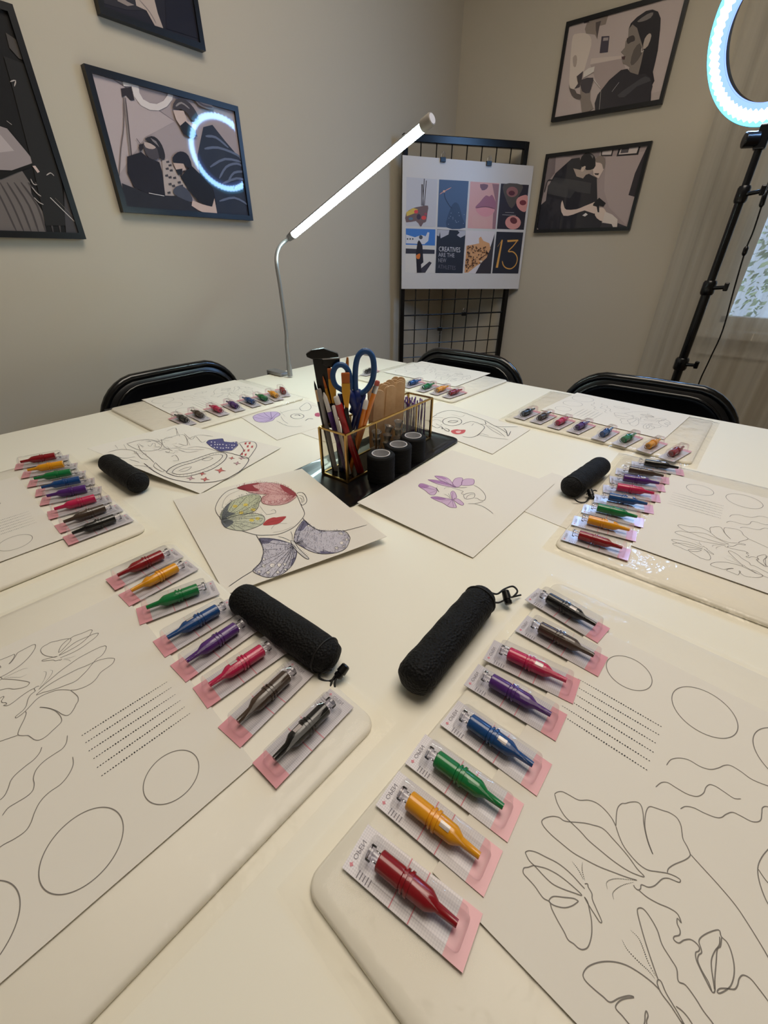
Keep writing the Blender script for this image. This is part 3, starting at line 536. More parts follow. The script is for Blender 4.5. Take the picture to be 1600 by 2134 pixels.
def d_rl(p, line):
    p.poly((90, 80, 80), [(215, 270), (345, 250), (330, 480), (230, 600), (150, 880)]); p.poly((100, 90, 90), [(345, 250), (560, 215), (700, 195), (890, 185), (880, 280), (560, 290)])
    p.poly((128, 116, 113), [(960, 280), (1500, 200), (1210, 1120), (1000, 900), (940, 700)]); p.poly((38, 35, 38), [(1495, 100), (1330, 775), (1240, 750), (1320, 480)]); p.poly((30, 28, 30), [(1092, 272), (1125, 150), (1397, 116), (1360, 252)]); p.poly((148, 138, 134), [(1118, 250), (1150, 165), (1372, 138), (1340, 232)]); p.poly((62, 58, 60), [(1140, 235), (1160, 165), (1255, 152), (1235, 225)]); p.poly((32, 30, 32), [(900, 268), (908, 176), (1064, 162), (1038, 266)]); p.poly((146, 136, 132), [(914, 255), (920, 186), (1046, 176), (1025, 252)])
    p.poly((30, 29, 34), [(540, 300), (640, 288), (662, 420), (720, 470), (850, 540), (856, 800), (900, 1000), (922, 1172), (150, 1195), (95, 1130), (128, 900), (220, 820), (245, 650), (340, 480)]); p.poly((44, 43, 46), [(245, 640), (330, 530), (560, 560), (780, 600), (770, 735), (580, 705), (520, 790), (250, 735)])
    p.poly((128, 115, 107), [(560, 420), (650, 440), (700, 440), (825, 420), (770, 480), (715, 500), (680, 545), (600, 520)]); p.poly((22, 21, 25), [(648, 310), (690, 245), (750, 226), (812, 258), (838, 330), (822, 420), (722, 442), (700, 400), (650, 395)], 2); p.poly((150, 136, 126), [(655, 425), (695, 392), (714, 402), (690, 450), (660, 460)], 2); p.poly((78, 74, 76), [(770, 250), (810, 265), (800, 300)])
    p.poly((156, 141, 132), [(835, 310), (880, 300), (935, 360), (940, 430), (905, 490), (870, 548), (812, 505), (802, 440), (835, 390)]); p.poly((98, 88, 82), [(840, 292), (900, 262), (952, 300), (952, 400), (930, 430), (915, 370), (880, 350), (840, 345)], 2); p.poly((50, 44, 44), [(820, 480), (880, 480), (868, 505), (830, 500)])
    p.poly((168, 150, 140), [(405, 900), (425, 815), (445, 885), (475, 930), (600, 925), (690, 890), (790, 850), (828, 835), (800, 880), (872, 905), (820, 980), (700, 940), (560, 990), (440, 1005)], 2); p.poly((168, 152, 142), [(825, 965), (880, 905), (940, 915), (975, 1000), (930, 1075), (850, 1035)], 2); p.poly((22, 22, 26), [(805, 860), (880, 782), (962, 850), (930, 892), (880, 880), (880, 965), (860, 960), (850, 895)]); p.poly((180, 170, 162), [(955, 955), (1040, 990), (1107, 1050), (1097, 1168), (1060, 1168), (1035, 1108), (918, 1090)]); p.poly((42, 40, 44), [(920, 1092), (1032, 1108), (1060, 1168), (880, 1168)]); p.poly((42, 40, 44), [(1108, 1095), (1222, 1140), (1222, 1172), (1100, 1172)])
    p.poly((206, 200, 196), [(672, 1002), (715, 970), (740, 990), (705, 1015)]); line((24, 22, 26), [(300, 565), (250, 570), (225, 640), (205, 720)], 0.004); p.poly((120, 112, 110), [(90, 1115), (140, 1190), (84, 1195)])
RLq = [at_y(x, y, YB-0.02) for x, y in ((1137.8, 321.7), (1359.5, 292.5), (1310.7, 480.3), (1110.9, 484.9))]
picture('framed photo of two people in black bending over a client', 'R', ((RLq[0].x+RLq[3].x)/2, (RLq[1].x+RLq[2].x)/2, (RLq[2].z+RLq[3].z)/2, (RLq[0].z+RLq[1].z)/2), (120, 108, 106), d_rl, CR(1100, 280, 5.926))
# ------------------------------------------------------------------ ring light on stand
def emis(name, rgb, strength):
    m = bpy.data.materials.new(name); m.use_nodes = True; nt = m.node_tree; nt.nodes.clear(); o = nt.nodes.new('ShaderNodeOutputMaterial'); e = nt.nodes.new('ShaderNodeEmission')
    e.inputs[0].default_value = lin(rgb) if max(rgb) > 12 else (*rgb, 1); e.inputs[1].default_value = strength; nt.links.new(e.outputs[0], o.inputs[0]); return m
RC = Vector((-0.172, 1.992, 1.612)); az, ti = math.radians(236), math.radians(-26)
NR = Vector((math.cos(az)*math.cos(ti), math.sin(az)*math.cos(ti), math.sin(ti))); WR = Vector((-math.sin(az), math.cos(az), 0)); VR = NR.cross(WR)
PP = Vector((-0.122, 2.004, 0))
rl = thing('ring_light', 'lit white ring light on a black tripod stand by the curtain', 'ring light', (PP.x, PP.y, 0))
def circ(r, off, n=120, zig=0.0, k0=0): return [RC+NR*off+(WR*math.cos(2*math.pi*k/n)+VR*math.sin(2*math.pi*k/n))*(r+(zig if k % 2 else -zig)) for k in range(n)]
def annulus(bands, n=120):
    b = MB(); i = 0
    for r in bands: b.v += r
    for q in range(len(bands)-1):
        for k in range(n): b.f.append((q*n+k, q*n+(k+1) % n, (q+1)*n+(k+1) % n, (q+1)*n+k)); b.m.append(0)
    return b
RO, RI = 0.205, 0.148
annulus([circ(RO, 0.008), circ(RO, -0.014), circ(RO-0.012, -0.024), circ(RI+0.012, -0.024), circ(RI+0.002, 0.0), circ(RI, 0.008)]).obj('housing', M_blkm, rl, smooth=True, auto=40)
annulus([circ(RI+0.013, 0.0135, zig=0.0035), circ(0.5*(RO+RI)+0.003, 0.016), circ(RO-0.016, 0.0135, zig=0.0035)]).obj('led_diffuser', emis('ring_led', (0.42, 0.8, 1.5), 36), rl)
annulus([circ(RO-0.016, 0.0125, zig=0.0035), circ(RO-0.002, 0.0095), circ(RO+0.001, 0.002)]).obj('outer_rim', emis('ring_rim', (0.40, 2.0, 3.2), 1.0), rl)
annulus([circ(RI+0.013, 0.0125, zig=0.0035), circ(RI+0.001, 0.0095), circ(RI-0.001, 0.003)]).obj('inner_rim', emis('ring_rim_inner', (0.46, 0.75, 2.6), 1.0), rl)
low = RC-VR*RO if VR.z > 0 else RC+VR*RO
neck = PP+Vector((0, 0, 1.385))
MB().tube([low-NR*0.01, (low+neck)/2+Vector((0.01, 0.01, 0)), neck], 0.011, 10).obj('neck', M_blkm, rl, smooth=True)
MB().box(neck+Vector((0, 0, 0.005)), (0.032, 0.03, 0.06)).obj('tilt_bracket', M_blk, rl, bevel=0.004)
MB().cyl(neck+Vector((-0.045, -0.02, 0.0)), neck+Vector((-0.01, -0.005, 0.0)), 0.02, 0.02, 14).obj('tilt_knob', M_blk, rl, smooth=True, auto=40, bevel=0.003)
MB().lathe(low+Vector((-0.012, 0, 0.006)), (0, 0, 1), [(0, 0.004), (0.012, 0.004), (0.014, 0.008), (0.03, 0.008), (0.032, 0.004)], 10).obj('shoe_knob', M_blk, rl, smooth=True, auto=40)
zs = [z_at(1556, 405, PP), z_at(1480, 600, PP), z_at(1410, 757, PP)]
MB().cyl(PP+Vector((0, 0, zs[0])), PP+Vector((0, 0, 1.39)), 0.0105).obj('upper_tube', M_blk, rl, smooth=True, auto=40)
MB().cyl(PP+Vector((0, 0, zs[1])), PP+Vector((0, 0, zs[0])), 0.0125).obj('middle_tube', M_blk, rl, smooth=True, auto=40)
MB().cyl(PP+Vector((0, 0, 0.12)), PP+Vector((0, 0, zs[1])), 0.015).obj('lower_tube', M_blk, rl, smooth=True, auto=40)
for z, r in zip(zs, (0.018, 0.021, 0.023)):
    MB().lathe(PP+Vector((0, 0, z-0.022)), (0, 0, 1), [(0, r*0.85), (0.006, r), (0.038, r), (0.044, r*0.85)], 14).obj('clamp_collar', M_blk, rl, smooth=True, auto=40)
    MB().cyl(PP+Vector((0.012, -0.008, z)), PP+Vector((0.045, -0.02, z+0.004)), 0.006).obj('clamp_screw', M_blk, rl, smooth=True, auto=40)
    MB().box(PP+Vector((0.05, -0.022, z+0.006)), (0.014, 0.014, 0.026)).obj('clamp_knob', M_blk, rl, bevel=0.003)
for k in range(3):
    a = math.radians(20+120*k); d = Vector((math.cos(a), math.sin(a), 0)); MB().tube([PP+Vector((0, 0, 0.46))+d*0.02, PP+Vector((0, 0, 0.012))+d*0.36], 0.008, 8).obj('leg', M_blk, rl, smooth=True)
    MB().tube([PP+Vector((0, 0, 0.16))+d*0.015, PP+Vector((0, 0, 0.21))+d*0.2], 0.005, 8).obj('brace', M_blk, rl, smooth=True)
cp = [at_y(x, y, 2.1) for x, y in ((1612, 300), (1606, 360), (1594, 405), (1570, 480), (1553, 522), (1530, 600), (1505, 690), (1478, 750), (1452, 812), (1440, 900))]
cp[0] = neck+Vector((0.03, 0, 0.02))
MB().tube(smooth_line(cp), 0.0026, 6).obj('cable', M_blk, rl, smooth=True)
for a, b in (((1597, 396), (1585, 432)), ((1556, 513), (1549, 533))):
    MB().lathe(at_y(*a, 2.1), at_y(*b, 2.1)-at_y(*a, 2.1), [(0, 0.004), (0.006, 0.0075), ((at_y(*b, 2.1)-at_y(*a, 2.1)).length-0.006, 0.0075), ((at_y(*b, 2.1)-at_y(*a, 2.1)).length, 0.004)], 8).obj('inline_switch', M_blk, rl, smooth=True, auto=40)
# ------------------------------------------------------------------ clamp lamp
M_alu = mat('brushed_grey', (150, 150, 150), 0.4, metal=0.6)
LB = at_z(603, 770, 0.775)
S0 = Vector((-1.14, 0.998, 1.132)); E0 = at_plane(905, 243, Vector((-0.605, 0.95, 1.327)), Vector((0.67, -0.74, 0)))
lp = thing('desk_lamp', 'grey gooseneck clamp lamp with a lit LED bar at the table edge', 'lamp', (LB.x, LB.y, TZ))
MB().tube(smooth_line([LB+Vector((0, 0, 0.0)), LB+Vector((0.0, 0, 0.07)), at_plane(596, 690, LB, Vector((0.7, -0.7, 0))), at_plane(584, 600, LB, Vector((0.7, -0.7, 0))), at_plane(576, 545, LB, Vector((0.7, -0.7, 0))), at_plane(582, 515, (LB+S0)/2, Vector((0.7, -0.7, 0))), S0]), 0.0055, 10).obj('gooseneck', M_alu, lp, smooth=True)
MB().lathe(LB+Vector((0, 0, -0.02)), (0, 0, 1), [(0, 0.008), (0.03, 0.008), (0.04, 0.0065), (0.06, 0.0065)], 12).obj('socket', M_alu, lp, smooth=True, auto=40)
cb_ = MB(); ce = at_z(628, 770, TZ+0.004); cs = LB.copy(); cs.x = -1.166; cs.z = TZ+0.012
cb_.bar(Vector((cs.x-0.022, cs.y, TZ+0.0085)), Vector((ce.x+0.015, LB.y, TZ+0.006)), 0.034, 0.011); cb_.obj('clamp_jaw', M_alu, lp, bevel=0.003)
MB().bar(Vector((cs.x-0.02, cs.y, TZ+0.012)), Vector((cs.x-0.02, cs.y, TZ-0.06)), 0.03, 0.008, (1, 0, 0)).obj('clamp_back', M_alu, lp); MB().bar(Vector((cs.x-0.02, cs.y, TZ-0.058)), Vector((cs.x+0.03, cs.y, TZ-0.058)), 0.03, 0.008).obj('clamp_foot', M_alu, lp); MB().cyl((cs.x+0.02, cs.y, TZ-0.07), (cs.x+0.02, cs.y, TZ-0.031), 0.006).obj('clamp_screw', M_alu, lp, smooth=True, auto=40)
LD = (E0-S0); LL = LD.length; LD.normalize(); down = (Vector((0, 0, -1))+Vector((0.55, -0.6, 0))); down = (down-LD*down.dot(LD)).normalized(); sd = LD.cross(down)
r_ = 0.0105
def sec(t, a0, a1, n, rr): return [S0+LD*t+(down*math.cos(math.radians(a0+(a1-a0)*k/n))+sd*math.sin(math.radians(a0+(a1-a0)*k/n)))*rr for k in range(n+1)]
b = MB(); b.rings([sec(0.028, 78, 282, 14, r_), sec(LL-0.03, 78, 282, 14, r_)]); b.obj('lamp_housing', M_alu, lp, smooth=True, auto=40)
b = MB(); b.rings([sec(0.028, -80, 80, 12, r_*1.02), sec(LL-0.03, -80, 80, 12, r_*1.02)]); b.obj('led_diffuser', emis('lamp_led', (224, 255, 254), 42), lp, smooth=True, auto=40)
MB().lathe(S0-LD*0.004, LD, [(0, 0.006), (0.004, 0.009), (0.032, 0.0115), (0.034, 0.010)], 14).obj('bar_socket', M_alu, lp, smooth=True, auto=40)
MB().lathe(S0+LD*(LL-0.032), LD, [(0, 0.0105), (0.002, 0.0118), (0.024, 0.0118), (0.026, 0.0108)], 16).obj('end_cap', mat('end_cap', (148, 142, 134), 0.5), lp, smooth=True, auto=40)
MB().lathe(S0+LD*(LL-0.0065), LD, [(0, 0.009), (0.0012, 0.009)], 16).obj('cap_disc', mat('cap_disc', (214, 212, 216), 0.4), lp, smooth=True, auto=40)
# ------------------------------------------------------------------ practice sets on the table
rad = math.radians
M_paper = mat('paper', (232, 226, 214), 0.6, spec=0.3)
M_ink = mat('ink_grey', (126, 120, 112), 0.7); M_inkd = mat('ink_dark', (44, 41, 39), 0.7)
M_skin = mat('practice_skin', (236, 231, 217), 0.45, spec=0.4, bump=(45, 0.05, 0.002, 'noise'))
M_bag = film('clear_bag', gloss=0.0, rough=0.12, bump=(55, 0.5, 0.004), haze=0.03, ior=1.35, cap=0.5)
M_bag2 = film('crinkled_bag', gloss=0.0, rough=0.09, bump=(38, 0.5, 0.006), haze=0.05, ior=1.42, cap=0.8)
PW, PD, SW, SD = 0.385, 0.305, 0.2794, 0.2159
ZP, ZS = 0.7555, 0.7575      # top of the skins, level of sheets and packs
def frame(ang): return Vector((math.cos(rad(ang)), math.sin(rad(ang)), 0)), Vector((math.sin(rad(ang)), -math.cos(rad(ang)), 0))
# name: (seat phrase, pad angle, pad anchor, corner, sheet angle, sheet anchor, corner)
SETS = {
 'A': ('nearest set at the lower right', 85.8, (632, 1845), 'TL', 85.8, (1003, 1925), 'TLs'),
 'B': ('nearest set at the lower left', -4.2, (785, 1505), 'TR', -5.0, (530, 1590), 'TR'),
 'C': ('set at the left table edge', -4.0, (305, 1103), 'TR', -4.5, (133, 1122), 'TR'),
 'D': ('set before the chair by the left wall', -92.5, (634, 829), 'TL', -94.5, (295, 833), 'BR'),
 'E': ('set before the chair at the grid rack', 175.5, (942, 838), 'TL', 177.5, (1022, 778), 'BL'),
 'F': ('set before the chair by the curtain', 177.5, (1440, 966), 'TL', 173.0, (1126, 854), 'TR'),
 'G': ('set at the right table edge', 89.0, (1155, 1135), 'TL', 88.0, (1315, 1137), 'TL')}
def tl_of(anchor, corner, er, ev, w, d, z):
    p = at_z(*anchor, z)
    if 'R' in corner: p = p-er*w
    if 'B' in corner: p = p-ev*d
    if 's' in corner: p = p-ev*0.0355
    return p
def slab_outline(w, d, r=0.012, n=5, grow=0.0):
    P = []
    for cx, cy, a0 in ((w-r, -r, 0), (r, -r, 90), (r, -d+r, 180), (w-r, -d+r, 270)):
        for k in range(n+1): a = rad(a0+90*k/n); P.append((cx+(r+grow)*math.cos(a), cy+(r+grow)*math.sin(a)))
    return P
zt = ZP-TZ
sl = MB(); o_ = slab_outline(PW, PD); sl.rings([[(x, y, 0.0004) for x, y in slab_outline(PW, PD, grow=-0.0008)], [(x, y, 0.0014) for x, y in slab_outline(PW, PD, grow=0.0006)], [(x, y, zt-0.0018) for x, y in slab_outline(PW, PD, grow=0.0004)], [(x, y, zt) for x, y in slab_outline(PW, PD, grow=-0.0016)]])
ME_slab = sl.mesh('skin_slab', M_skin, smooth=True); ME_slab.set_sharp_from_angle(angle=rad(60))
from mathutils import noise as mnoise
BAG2 = (5*3.7+1, 6*3.7+1)
def bag_mesh(seed):
    b = MB(); n = 56; m_ = 44; V = []; g = 0.012
    for j in range(m_+1):
        for i in range(n+1):
            x = -g+(PW+2*g)*i/n; y = g-(PD+2*g)*j/m_
            e = min(x+g*0.5, PW+g*0.5-x, -y+g*0.5, PD+g*0.5+y)
            h = zt+0.0006+0.0007*mnoise.noise(Vector((x*40+seed, y*40, seed)))*2*0.5
            z = 0.0012+(h-0.0012)*max(0.0, min(1.0, e/(g*0.5)))
            V.append((x+0.0015*mnoise.noise(Vector((x*9, y*9, seed*3))), y+0.0015*mnoise.noise(Vector((y*9, x*9, seed*5))), max(z, 0.0008)))
    b.idx(V, [(j*(n+1)+i, (j+1)*(n+1)+i, (j+1)*(n+1)+i+1, j*(n+1)+i+1) for j in range(m_) for i in range(n)])
    return b.mesh('bag_film', M_bag2 if seed in BAG2 else M_bag, smooth=True)
# printed template: traced on set A in sheet coordinates (r to the seat's right, d towards the seat)
erA, evA = frame(SETS['A'][4]); TLA = tl_of(SETS['A'][5], 'TLs', erA, evA, SW, SD, ZS)
erB, evB = frame(SETS['B'][4]); TLB = tl_of(SETS['B'][5], 'TR', erB, evB, SW, SD, ZS)
erG, evG = frame(SETS['G'][4]); TLG = tl_of(SETS['G'][5], 'TL', erG, evG, SW, SD, ZS)
def loc(px, py, TL, er, ev): q = at_z(px, py, ZS)-TL; return (q.dot(er), -q.dot(ev))
cA = CR(1060, 1500, 2.963); cG = CR(1140, 920, 3.478)
LA = [[(282, 460), (300, 448), (330, 446), (370, 465), (430, 497), (490, 498), (540, 515), (590, 555), (635, 610), (660, 660)],
 [(660, 660), (663, 590), (672, 545), (695, 520), (720, 518), (750, 510), (790, 510), (815, 530), (828, 580), (832, 640), (845, 710), (862, 770), (888, 832), (858, 750), (840, 670), (840, 610), (850, 560), (870, 538), (910, 548), (950, 562), (990, 575), (1035, 605), (1060, 650), (1068, 700), (1075, 740), (1100, 785), (1118, 830), (1110, 850), (1080, 870), (1020, 895), (985, 920), (977, 945)],
 [(660, 660), (680, 720), (710, 785), (760, 850), (810, 900), (860, 930), (920, 940), (980, 950), (1030, 970), (1057, 990), (1050, 1005), (1010, 990), (980, 980), (945, 985), (900, 1025), (860, 1035), (818, 1020), (812, 1045), (795, 1052), (775, 1035), (770, 1022)],
 [(282, 460), (300, 520), (340, 590), (380, 632), (440, 690), (490, 745), (560, 805), (640, 870), (720, 925), (780, 955), (835, 970), (790, 920), (740, 850), (690, 790), (640, 735), (600, 690), (565, 665), (520, 652), (470, 640), (420, 635), (380, 632), (340, 625), (310, 605), (270, 598), (225, 608), (203, 628), (215, 660), (260, 710), (330, 770), (400, 825), (480, 870), (560, 910), (650, 945), (730, 975), (790, 992)],
 [(1118, 830), (1200, 920), (1300, 1030), (1400, 1150), (1480, 1270), (1560, 1400), (1600, 1470), (1680, 1620), (1720, 1760)],
 [(800, 1052), (850, 1095), (920, 1135), (990, 1165), (1040, 1200), (1063, 1255), (1040, 1228), (1038, 1260), (1055, 1300), (1052, 1330), (1020, 1340), (1018, 1360), (1048, 1380), (1080, 1362), (1120, 1358), (1155, 1380), (1175, 1410), (1170, 1430), (1152, 1440), (1155, 1480), (1180, 1540), (1220, 1620), (1252, 1680), (1270, 1675), (1270, 1600), (1278, 1500), (1285, 1420), (1305, 1400), (1312, 1345)],
 [(1300, 1340), (1298, 1390), (1270, 1430), (1250, 1480), (1250, 1540), (1262, 1620), (1268, 1670)],
 [(1252, 1680), (1230, 1620), (1190, 1550), (1165, 1490), (1170, 1455), (1188, 1440), (1185, 1415), (1172, 1370), (1190, 1340), (1240, 1312), (1295, 1300), (1310, 1340), (1345, 1375), (1370, 1430), (1388, 1510), (1388, 1580), (1370, 1640), (1340, 1670), (1300, 1690), (1285, 1680), (1300, 1662), (1340, 1660), (1390, 1665), (1410, 1640), (1420, 1600), (1445, 1578), (1490, 1600), (1540, 1660), (1600, 1740)],
 [(100, 820), (125, 810), (170, 820), (230, 850), (290, 880), (340, 915), (390, 960), (440, 1015), (468, 1045)],
 [(100, 820), (125, 870), (165, 910), (220, 970), (270, 1015), (330, 1045), (400, 1070), (450, 1085), (400, 1035), (340, 985), (290, 950), (230, 920), (170, 905), (150, 902), (120, 912), (92, 918), (90, 950), (120, 985), (160, 1030), (210, 1100), (250, 1125), (265, 1170), (300, 1240), (340, 1310), (365, 1360), (400, 1385), (430, 1412), (460, 1420), (490, 1400), (510, 1330), (510, 1250), (498, 1180), (485, 1125), (465, 1095)],
 [(430, 1122), (400, 1105), (340, 1098), (280, 1092), (255, 1105), (250, 1125), (280, 1148), (340, 1162), (390, 1150), (430, 1122)],
 [(468, 1015), (485, 1015), (490, 1035), (512, 1075), (515, 1110), (540, 1170), (572, 1245), (560, 1250), (530, 1205), (495, 1150), (465, 1095)],
 [(920, 1605), (890, 1520), (850, 1400), (815, 1280), (793, 1190), (800, 1165), (830, 1170), (870, 1220), (915, 1300), (945, 1390), (1000, 1480), (1035, 1540), (1045, 1615), (1090, 1640), (1150, 1720), (1200, 1800), (1260, 1879), (1300, 1960)],
 [(920, 1605), (915, 1630), (940, 1690), (1000, 1770), (1070, 1879), (1090, 1900), (1080, 1879), (1030, 1790), (970, 1690), (940, 1620), (920, 1605)],
 [(930, 1670), (880, 1620), (800, 1560), (720, 1515), (640, 1495), (560, 1498), (490, 1525), (458, 1570), (470, 1610), (520, 1660), (580, 1710), (625, 1745), (680, 1720), (740, 1705), (770, 1715), (720, 1722), (680, 1740), (658, 1780), (700, 1830), (740, 1879), (800, 1950)],
 [(800, 1950), (835, 1879), (840, 1820), (848, 1800), (858, 1830), (850, 1879), (900, 1990), (1000, 2040)], [(1030, 1770), (1080, 1810), (1130, 1879), (1180, 1990), (1120, 2050), (1000, 2040)], [(1300, 1960), (1320, 2060), (1260, 2080), (1150, 1960), (1060, 1860)],
 [(972, 283), (1000, 248), (1050, 238), (1110, 250), (1180, 290), (1240, 308), (1290, 300), (1330, 283), (1370, 285), (1430, 320), (1500, 370), (1600, 410), (1660, 420)],
 [(905, 418), (940, 390), (980, 390), (1030, 420), (1100, 460), (1160, 475), (1200, 455), (1215, 420), (1240, 402), (1280, 415), (1340, 455), (1390, 487), (1432, 490)],
 [(1058, 552), (1090, 537), (1140, 545), (1200, 575), (1270, 603), (1310, 605), (1340, 585), (1380, 573), (1430, 595), (1500, 630), (1550, 625), (1560, 580), (1565, 545), (1600, 540), (1680, 590)],
 [(1610, 790), (1560, 850), (1535, 920), (1550, 1020), (1600, 1140), (1660, 1180), (1700, 1100), (1690, 900), (1610, 790)], [(1535, 920), (1600, 1010), (1690, 1080)]]
DASH = [[(790, 995), (730, 988), (670, 983), (625, 990), (602, 1010), (608, 1048)], [(770, 1005), (710, 1020), (665, 1045), (640, 1075), (648, 1112)], [(390, 878), (430, 930), (460, 990)], [(453, 882), (452, 930), (468, 995)], [(750, 1300), (800, 1350), (830, 1420), (860, 1500), (905, 1585)], [(698, 1360), (730, 1420), (800, 1495), (860, 1550), (900, 1600)]]
LINES = [[loc(x, y, TLA, erA, evA) for x, y in cA(l)] for l in LA]
def in_sheet(p): return 0.002 < p[0] < SW-0.002 and -SD+0.002 < p[1] < -0.002
tm = MB(); LW = 0.00062; zl = 0.00025; UP = (0, 0, 1)
def tline(pts, w, m=0, closed=False):
    run = []
    for p in smooth_line([(x, y, zl) for x, y in pts], 5, closed):
        if in_sheet(p): run.append(p)
        else:
            if len(run) > 2: tm.ribbon(run, w, UP, m)
            run = []
    if len(run) > 2: tm.ribbon(run, w, UP, m, closed and len(run) == 5*len(pts))
for l in LINES: tline(l, LW)
for l in DASH:
    q = smooth_line([(*loc(x, y, TLA, erA, evA), zl) for x, y in cA(l)], 12)
    for k in range(0, len(q)-1, 2): tm.ribbon([q[k], q[k+1]], LW*(0.6+1.0*math.sin(math.pi*k/len(q))), UP, 1)
def circle_from(a, b, T): pa, pb = loc(*a, *T), loc(*b, *T); return ((pa[0]+pb[0])/2, (pa[1]+pb[1])/2), math.hypot(pa[0]-pb[0], pa[1]-pb[1])/2
TAx = (TLA, erA, evA); TBx = (TLB, erB, evB)
def circ3(p3, T):
    (x1, y1), (x2, y2), (x3, y3) = [loc(*p, *T) for p in p3]; d = 2*(x1*(y2-y3)+x2*(y3-y1)+x3*(y1-y2))
    ux = ((x1**2+y1**2)*(y2-y3)+(x2**2+y2**2)*(y3-y1)+(x3**2+y3**2)*(y1-y2))/d; uy = ((x1**2+y1**2)*(x3-x2)+(x2**2+y2**2)*(x1-x3)+(x3**2+y3**2)*(x2-x1))/d
    return (ux, uy), math.hypot(x1-ux, y1-uy)
c1, q1 = circ3([(1263, 1388), (1358, 1417), (1322, 1439)], TAx); c2, q2 = circ3([(1400, 1462), (1537, 1515), (1500, 1539)], TAx)
c3 = (0.243, -0.1675); q3 = q2*1.14
for c, q in ((c1, q1), (c2, q2), (c3, q3)): tline([(c[0]+q*math.cos(2*math.pi*k/24), c[1]+q*math.sin(2*math.pi*k/24)) for k in range(24)], LW*1.1, 0, True)
cB = CR(0, 1250, 2.413)
for a, b_ in zip([(843, 412), (865, 440), (885, 475), (910, 505), (932, 537), (958, 570)], [(408, 687), (427, 723), (443, 765), (467, 803), (485, 848), (507, 890)]):
    a = loc(*cB([a])[0], *TBx); b_ = loc(*cB([b_])[0], *TBx); N = 36
    for k in range(N):
        t = (k+0.5)/N; w = 0.0004+0.0010*min(1, 3.2*t, 2.6*(1-t)+0.35)*(0.8+0.3*math.sin(k*1.7)); x = a[0]+(b_[0]-a[0])*t; y = a[1]+(b_[1]-a[1])*t
        dx, dy = (b_[0]-a[0]), (b_[1]-a[1]); L = math.hypot(dx, dy); dx /= L; dy /= L; h = 0.5*L/N*0.62
        tm.face([(x+dx*h*cx-dy*w*0.5*cy, y+dy*h*cx+dx*w*0.5*cy, zl) for cx, cy in ((-1, 0), (-0.5, -1), (0.5, -1), (1, 0), (0.5, 1), (-0.5, 1))], 1)
ME_lines = tm.mesh('template_lines', [M_ink, M_inkd])
pp = MB(); n = 8
pp.prism([(0, 0, -0.0003), (SW, 0, -0.0003), (SW, -SD, -0.0003), (0, -SD, -0.0003)], (0, 0, 0.0004)); ME_sheet = pp.mesh('practice_sheet', M_paper)
# ------------------------------------------------------------------ cartridge packs
def card_mat():
    m = mat('pack_card', (214, 208, 211), 0.35, coat=0.3, coat_r=0.1); nt = m.node_tree; b = nt.nodes['Principled BSDF']; tc = nt.nodes.new('ShaderNodeTexCoord'); mp = nt.nodes.new('ShaderNodeMapping'); mp.inputs['Rotation'].default_value = (0, 0, rad(45))
    ck = nt.nodes.new('ShaderNodeTexChecker'); ck.inputs['Scale'].default_value = 900; ck.inputs['Color1'].default_value = lin((212, 206, 209)); ck.inputs['Color2'].default_value = lin((196, 190, 195))
    nt.links.new(tc.outputs['Object'], mp.inputs[0]); nt.links.new(mp.outputs[0], ck.inputs[0]); nt.links.new(ck.outputs[0], b.inputs['Base Color']); return m
M_pcard = card_mat(); M_pink = mat('pack_pink', (222, 154, 162), 0.35, coat=0.3, coat_r=0.1); M_pinkl = mat('pack_pink_line', (214, 130, 142), 0.5); M_ptxt = mat('pack_text_grey', (138, 132, 140), 0.6)
M_blis = film('blister_plastic', gloss=0.006, rough=0.04, ior=1.42, cap=0.4); M_plunger = film('clear_plunger', tint=(244, 243, 246), gloss=0.06, rough=0.08)
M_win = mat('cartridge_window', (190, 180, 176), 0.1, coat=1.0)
CL, CWd = 0.0415, 0.0143
cm = MB(); cm.prism([(-CL, -CWd, 0), (0.029, -CWd, 0), (0.029, CWd, 0), (-CL, CWd, 0)], (0, 0, 0.0004), 0); cm.prism([(0.029, -CWd, 0), (CL, -CWd, 0), (CL, CWd, 0), (0.029, CWd, 0)], (0, 0, 0.0004), 1)
for x in (-0.0065, 0.0065): cm.box((x, 0, 0.00046), (0.0007, 2*CWd, 0.0001), 2)
cm.face([(-0.0375+dx, -0.0095+dy, 0.0006) for dx, dy in ((-0.0016, 0), (0, -0.0016), (0.0016, 0), (0.0004, 0.0006), (0, 0.0018), (-0.0004, 0.0006))], 2)
V, Fc = text_mesh('OPEN', 0.0046); cm.idx([(-0.039+v.y, -0.0065+v.x, 0.0006) for v in V], [f[::-1] for f in Fc], 3)
for k in range(5): cm.box((-0.031+0.0022*k, -0.0112, 0.00046), (0.0006, 0.0046-0.0005*(k % 3), 0.0001), 3)
ME_card = cm.mesh('pack_card', [M_pcard, M_pink, M_pinkl, M_ptxt])
def blis_ring(x0, x1, hw, z, r=0.003, n=4):
    P = []
    for cx, cy, a0 in ((x1-r, hw-r, 0), (x0+r, hw-r, 90), (x0+r, -hw+r, 180), (x1-r, -hw+r, 270)):
        for k in range(n+1): a = rad(a0+90*k/n); P.append((cx+r*math.cos(a), cy+r*math.sin(a), z))
    return P
bm_ = MB(); bm_.rings([blis_ring(-0.0335, 0.0365, 0.0098, 0.0006), blis_ring(-0.033, 0.036, 0.0093, 0.0016), blis_ring(-0.0318, 0.0348, 0.0086, 0.0136), blis_ring(-0.0305, 0.0335, 0.0072, 0.0152)], 0, False); i = len(bm_.v)-20; bm_.f.append(tuple(range(i, i+20))); bm_.m.append(0)
ME_blis = bm_.mesh('blister', M_blis, smooth=True); ME_blis.set_sharp_from_angle(angle=rad(50))
CZ = 0.0078
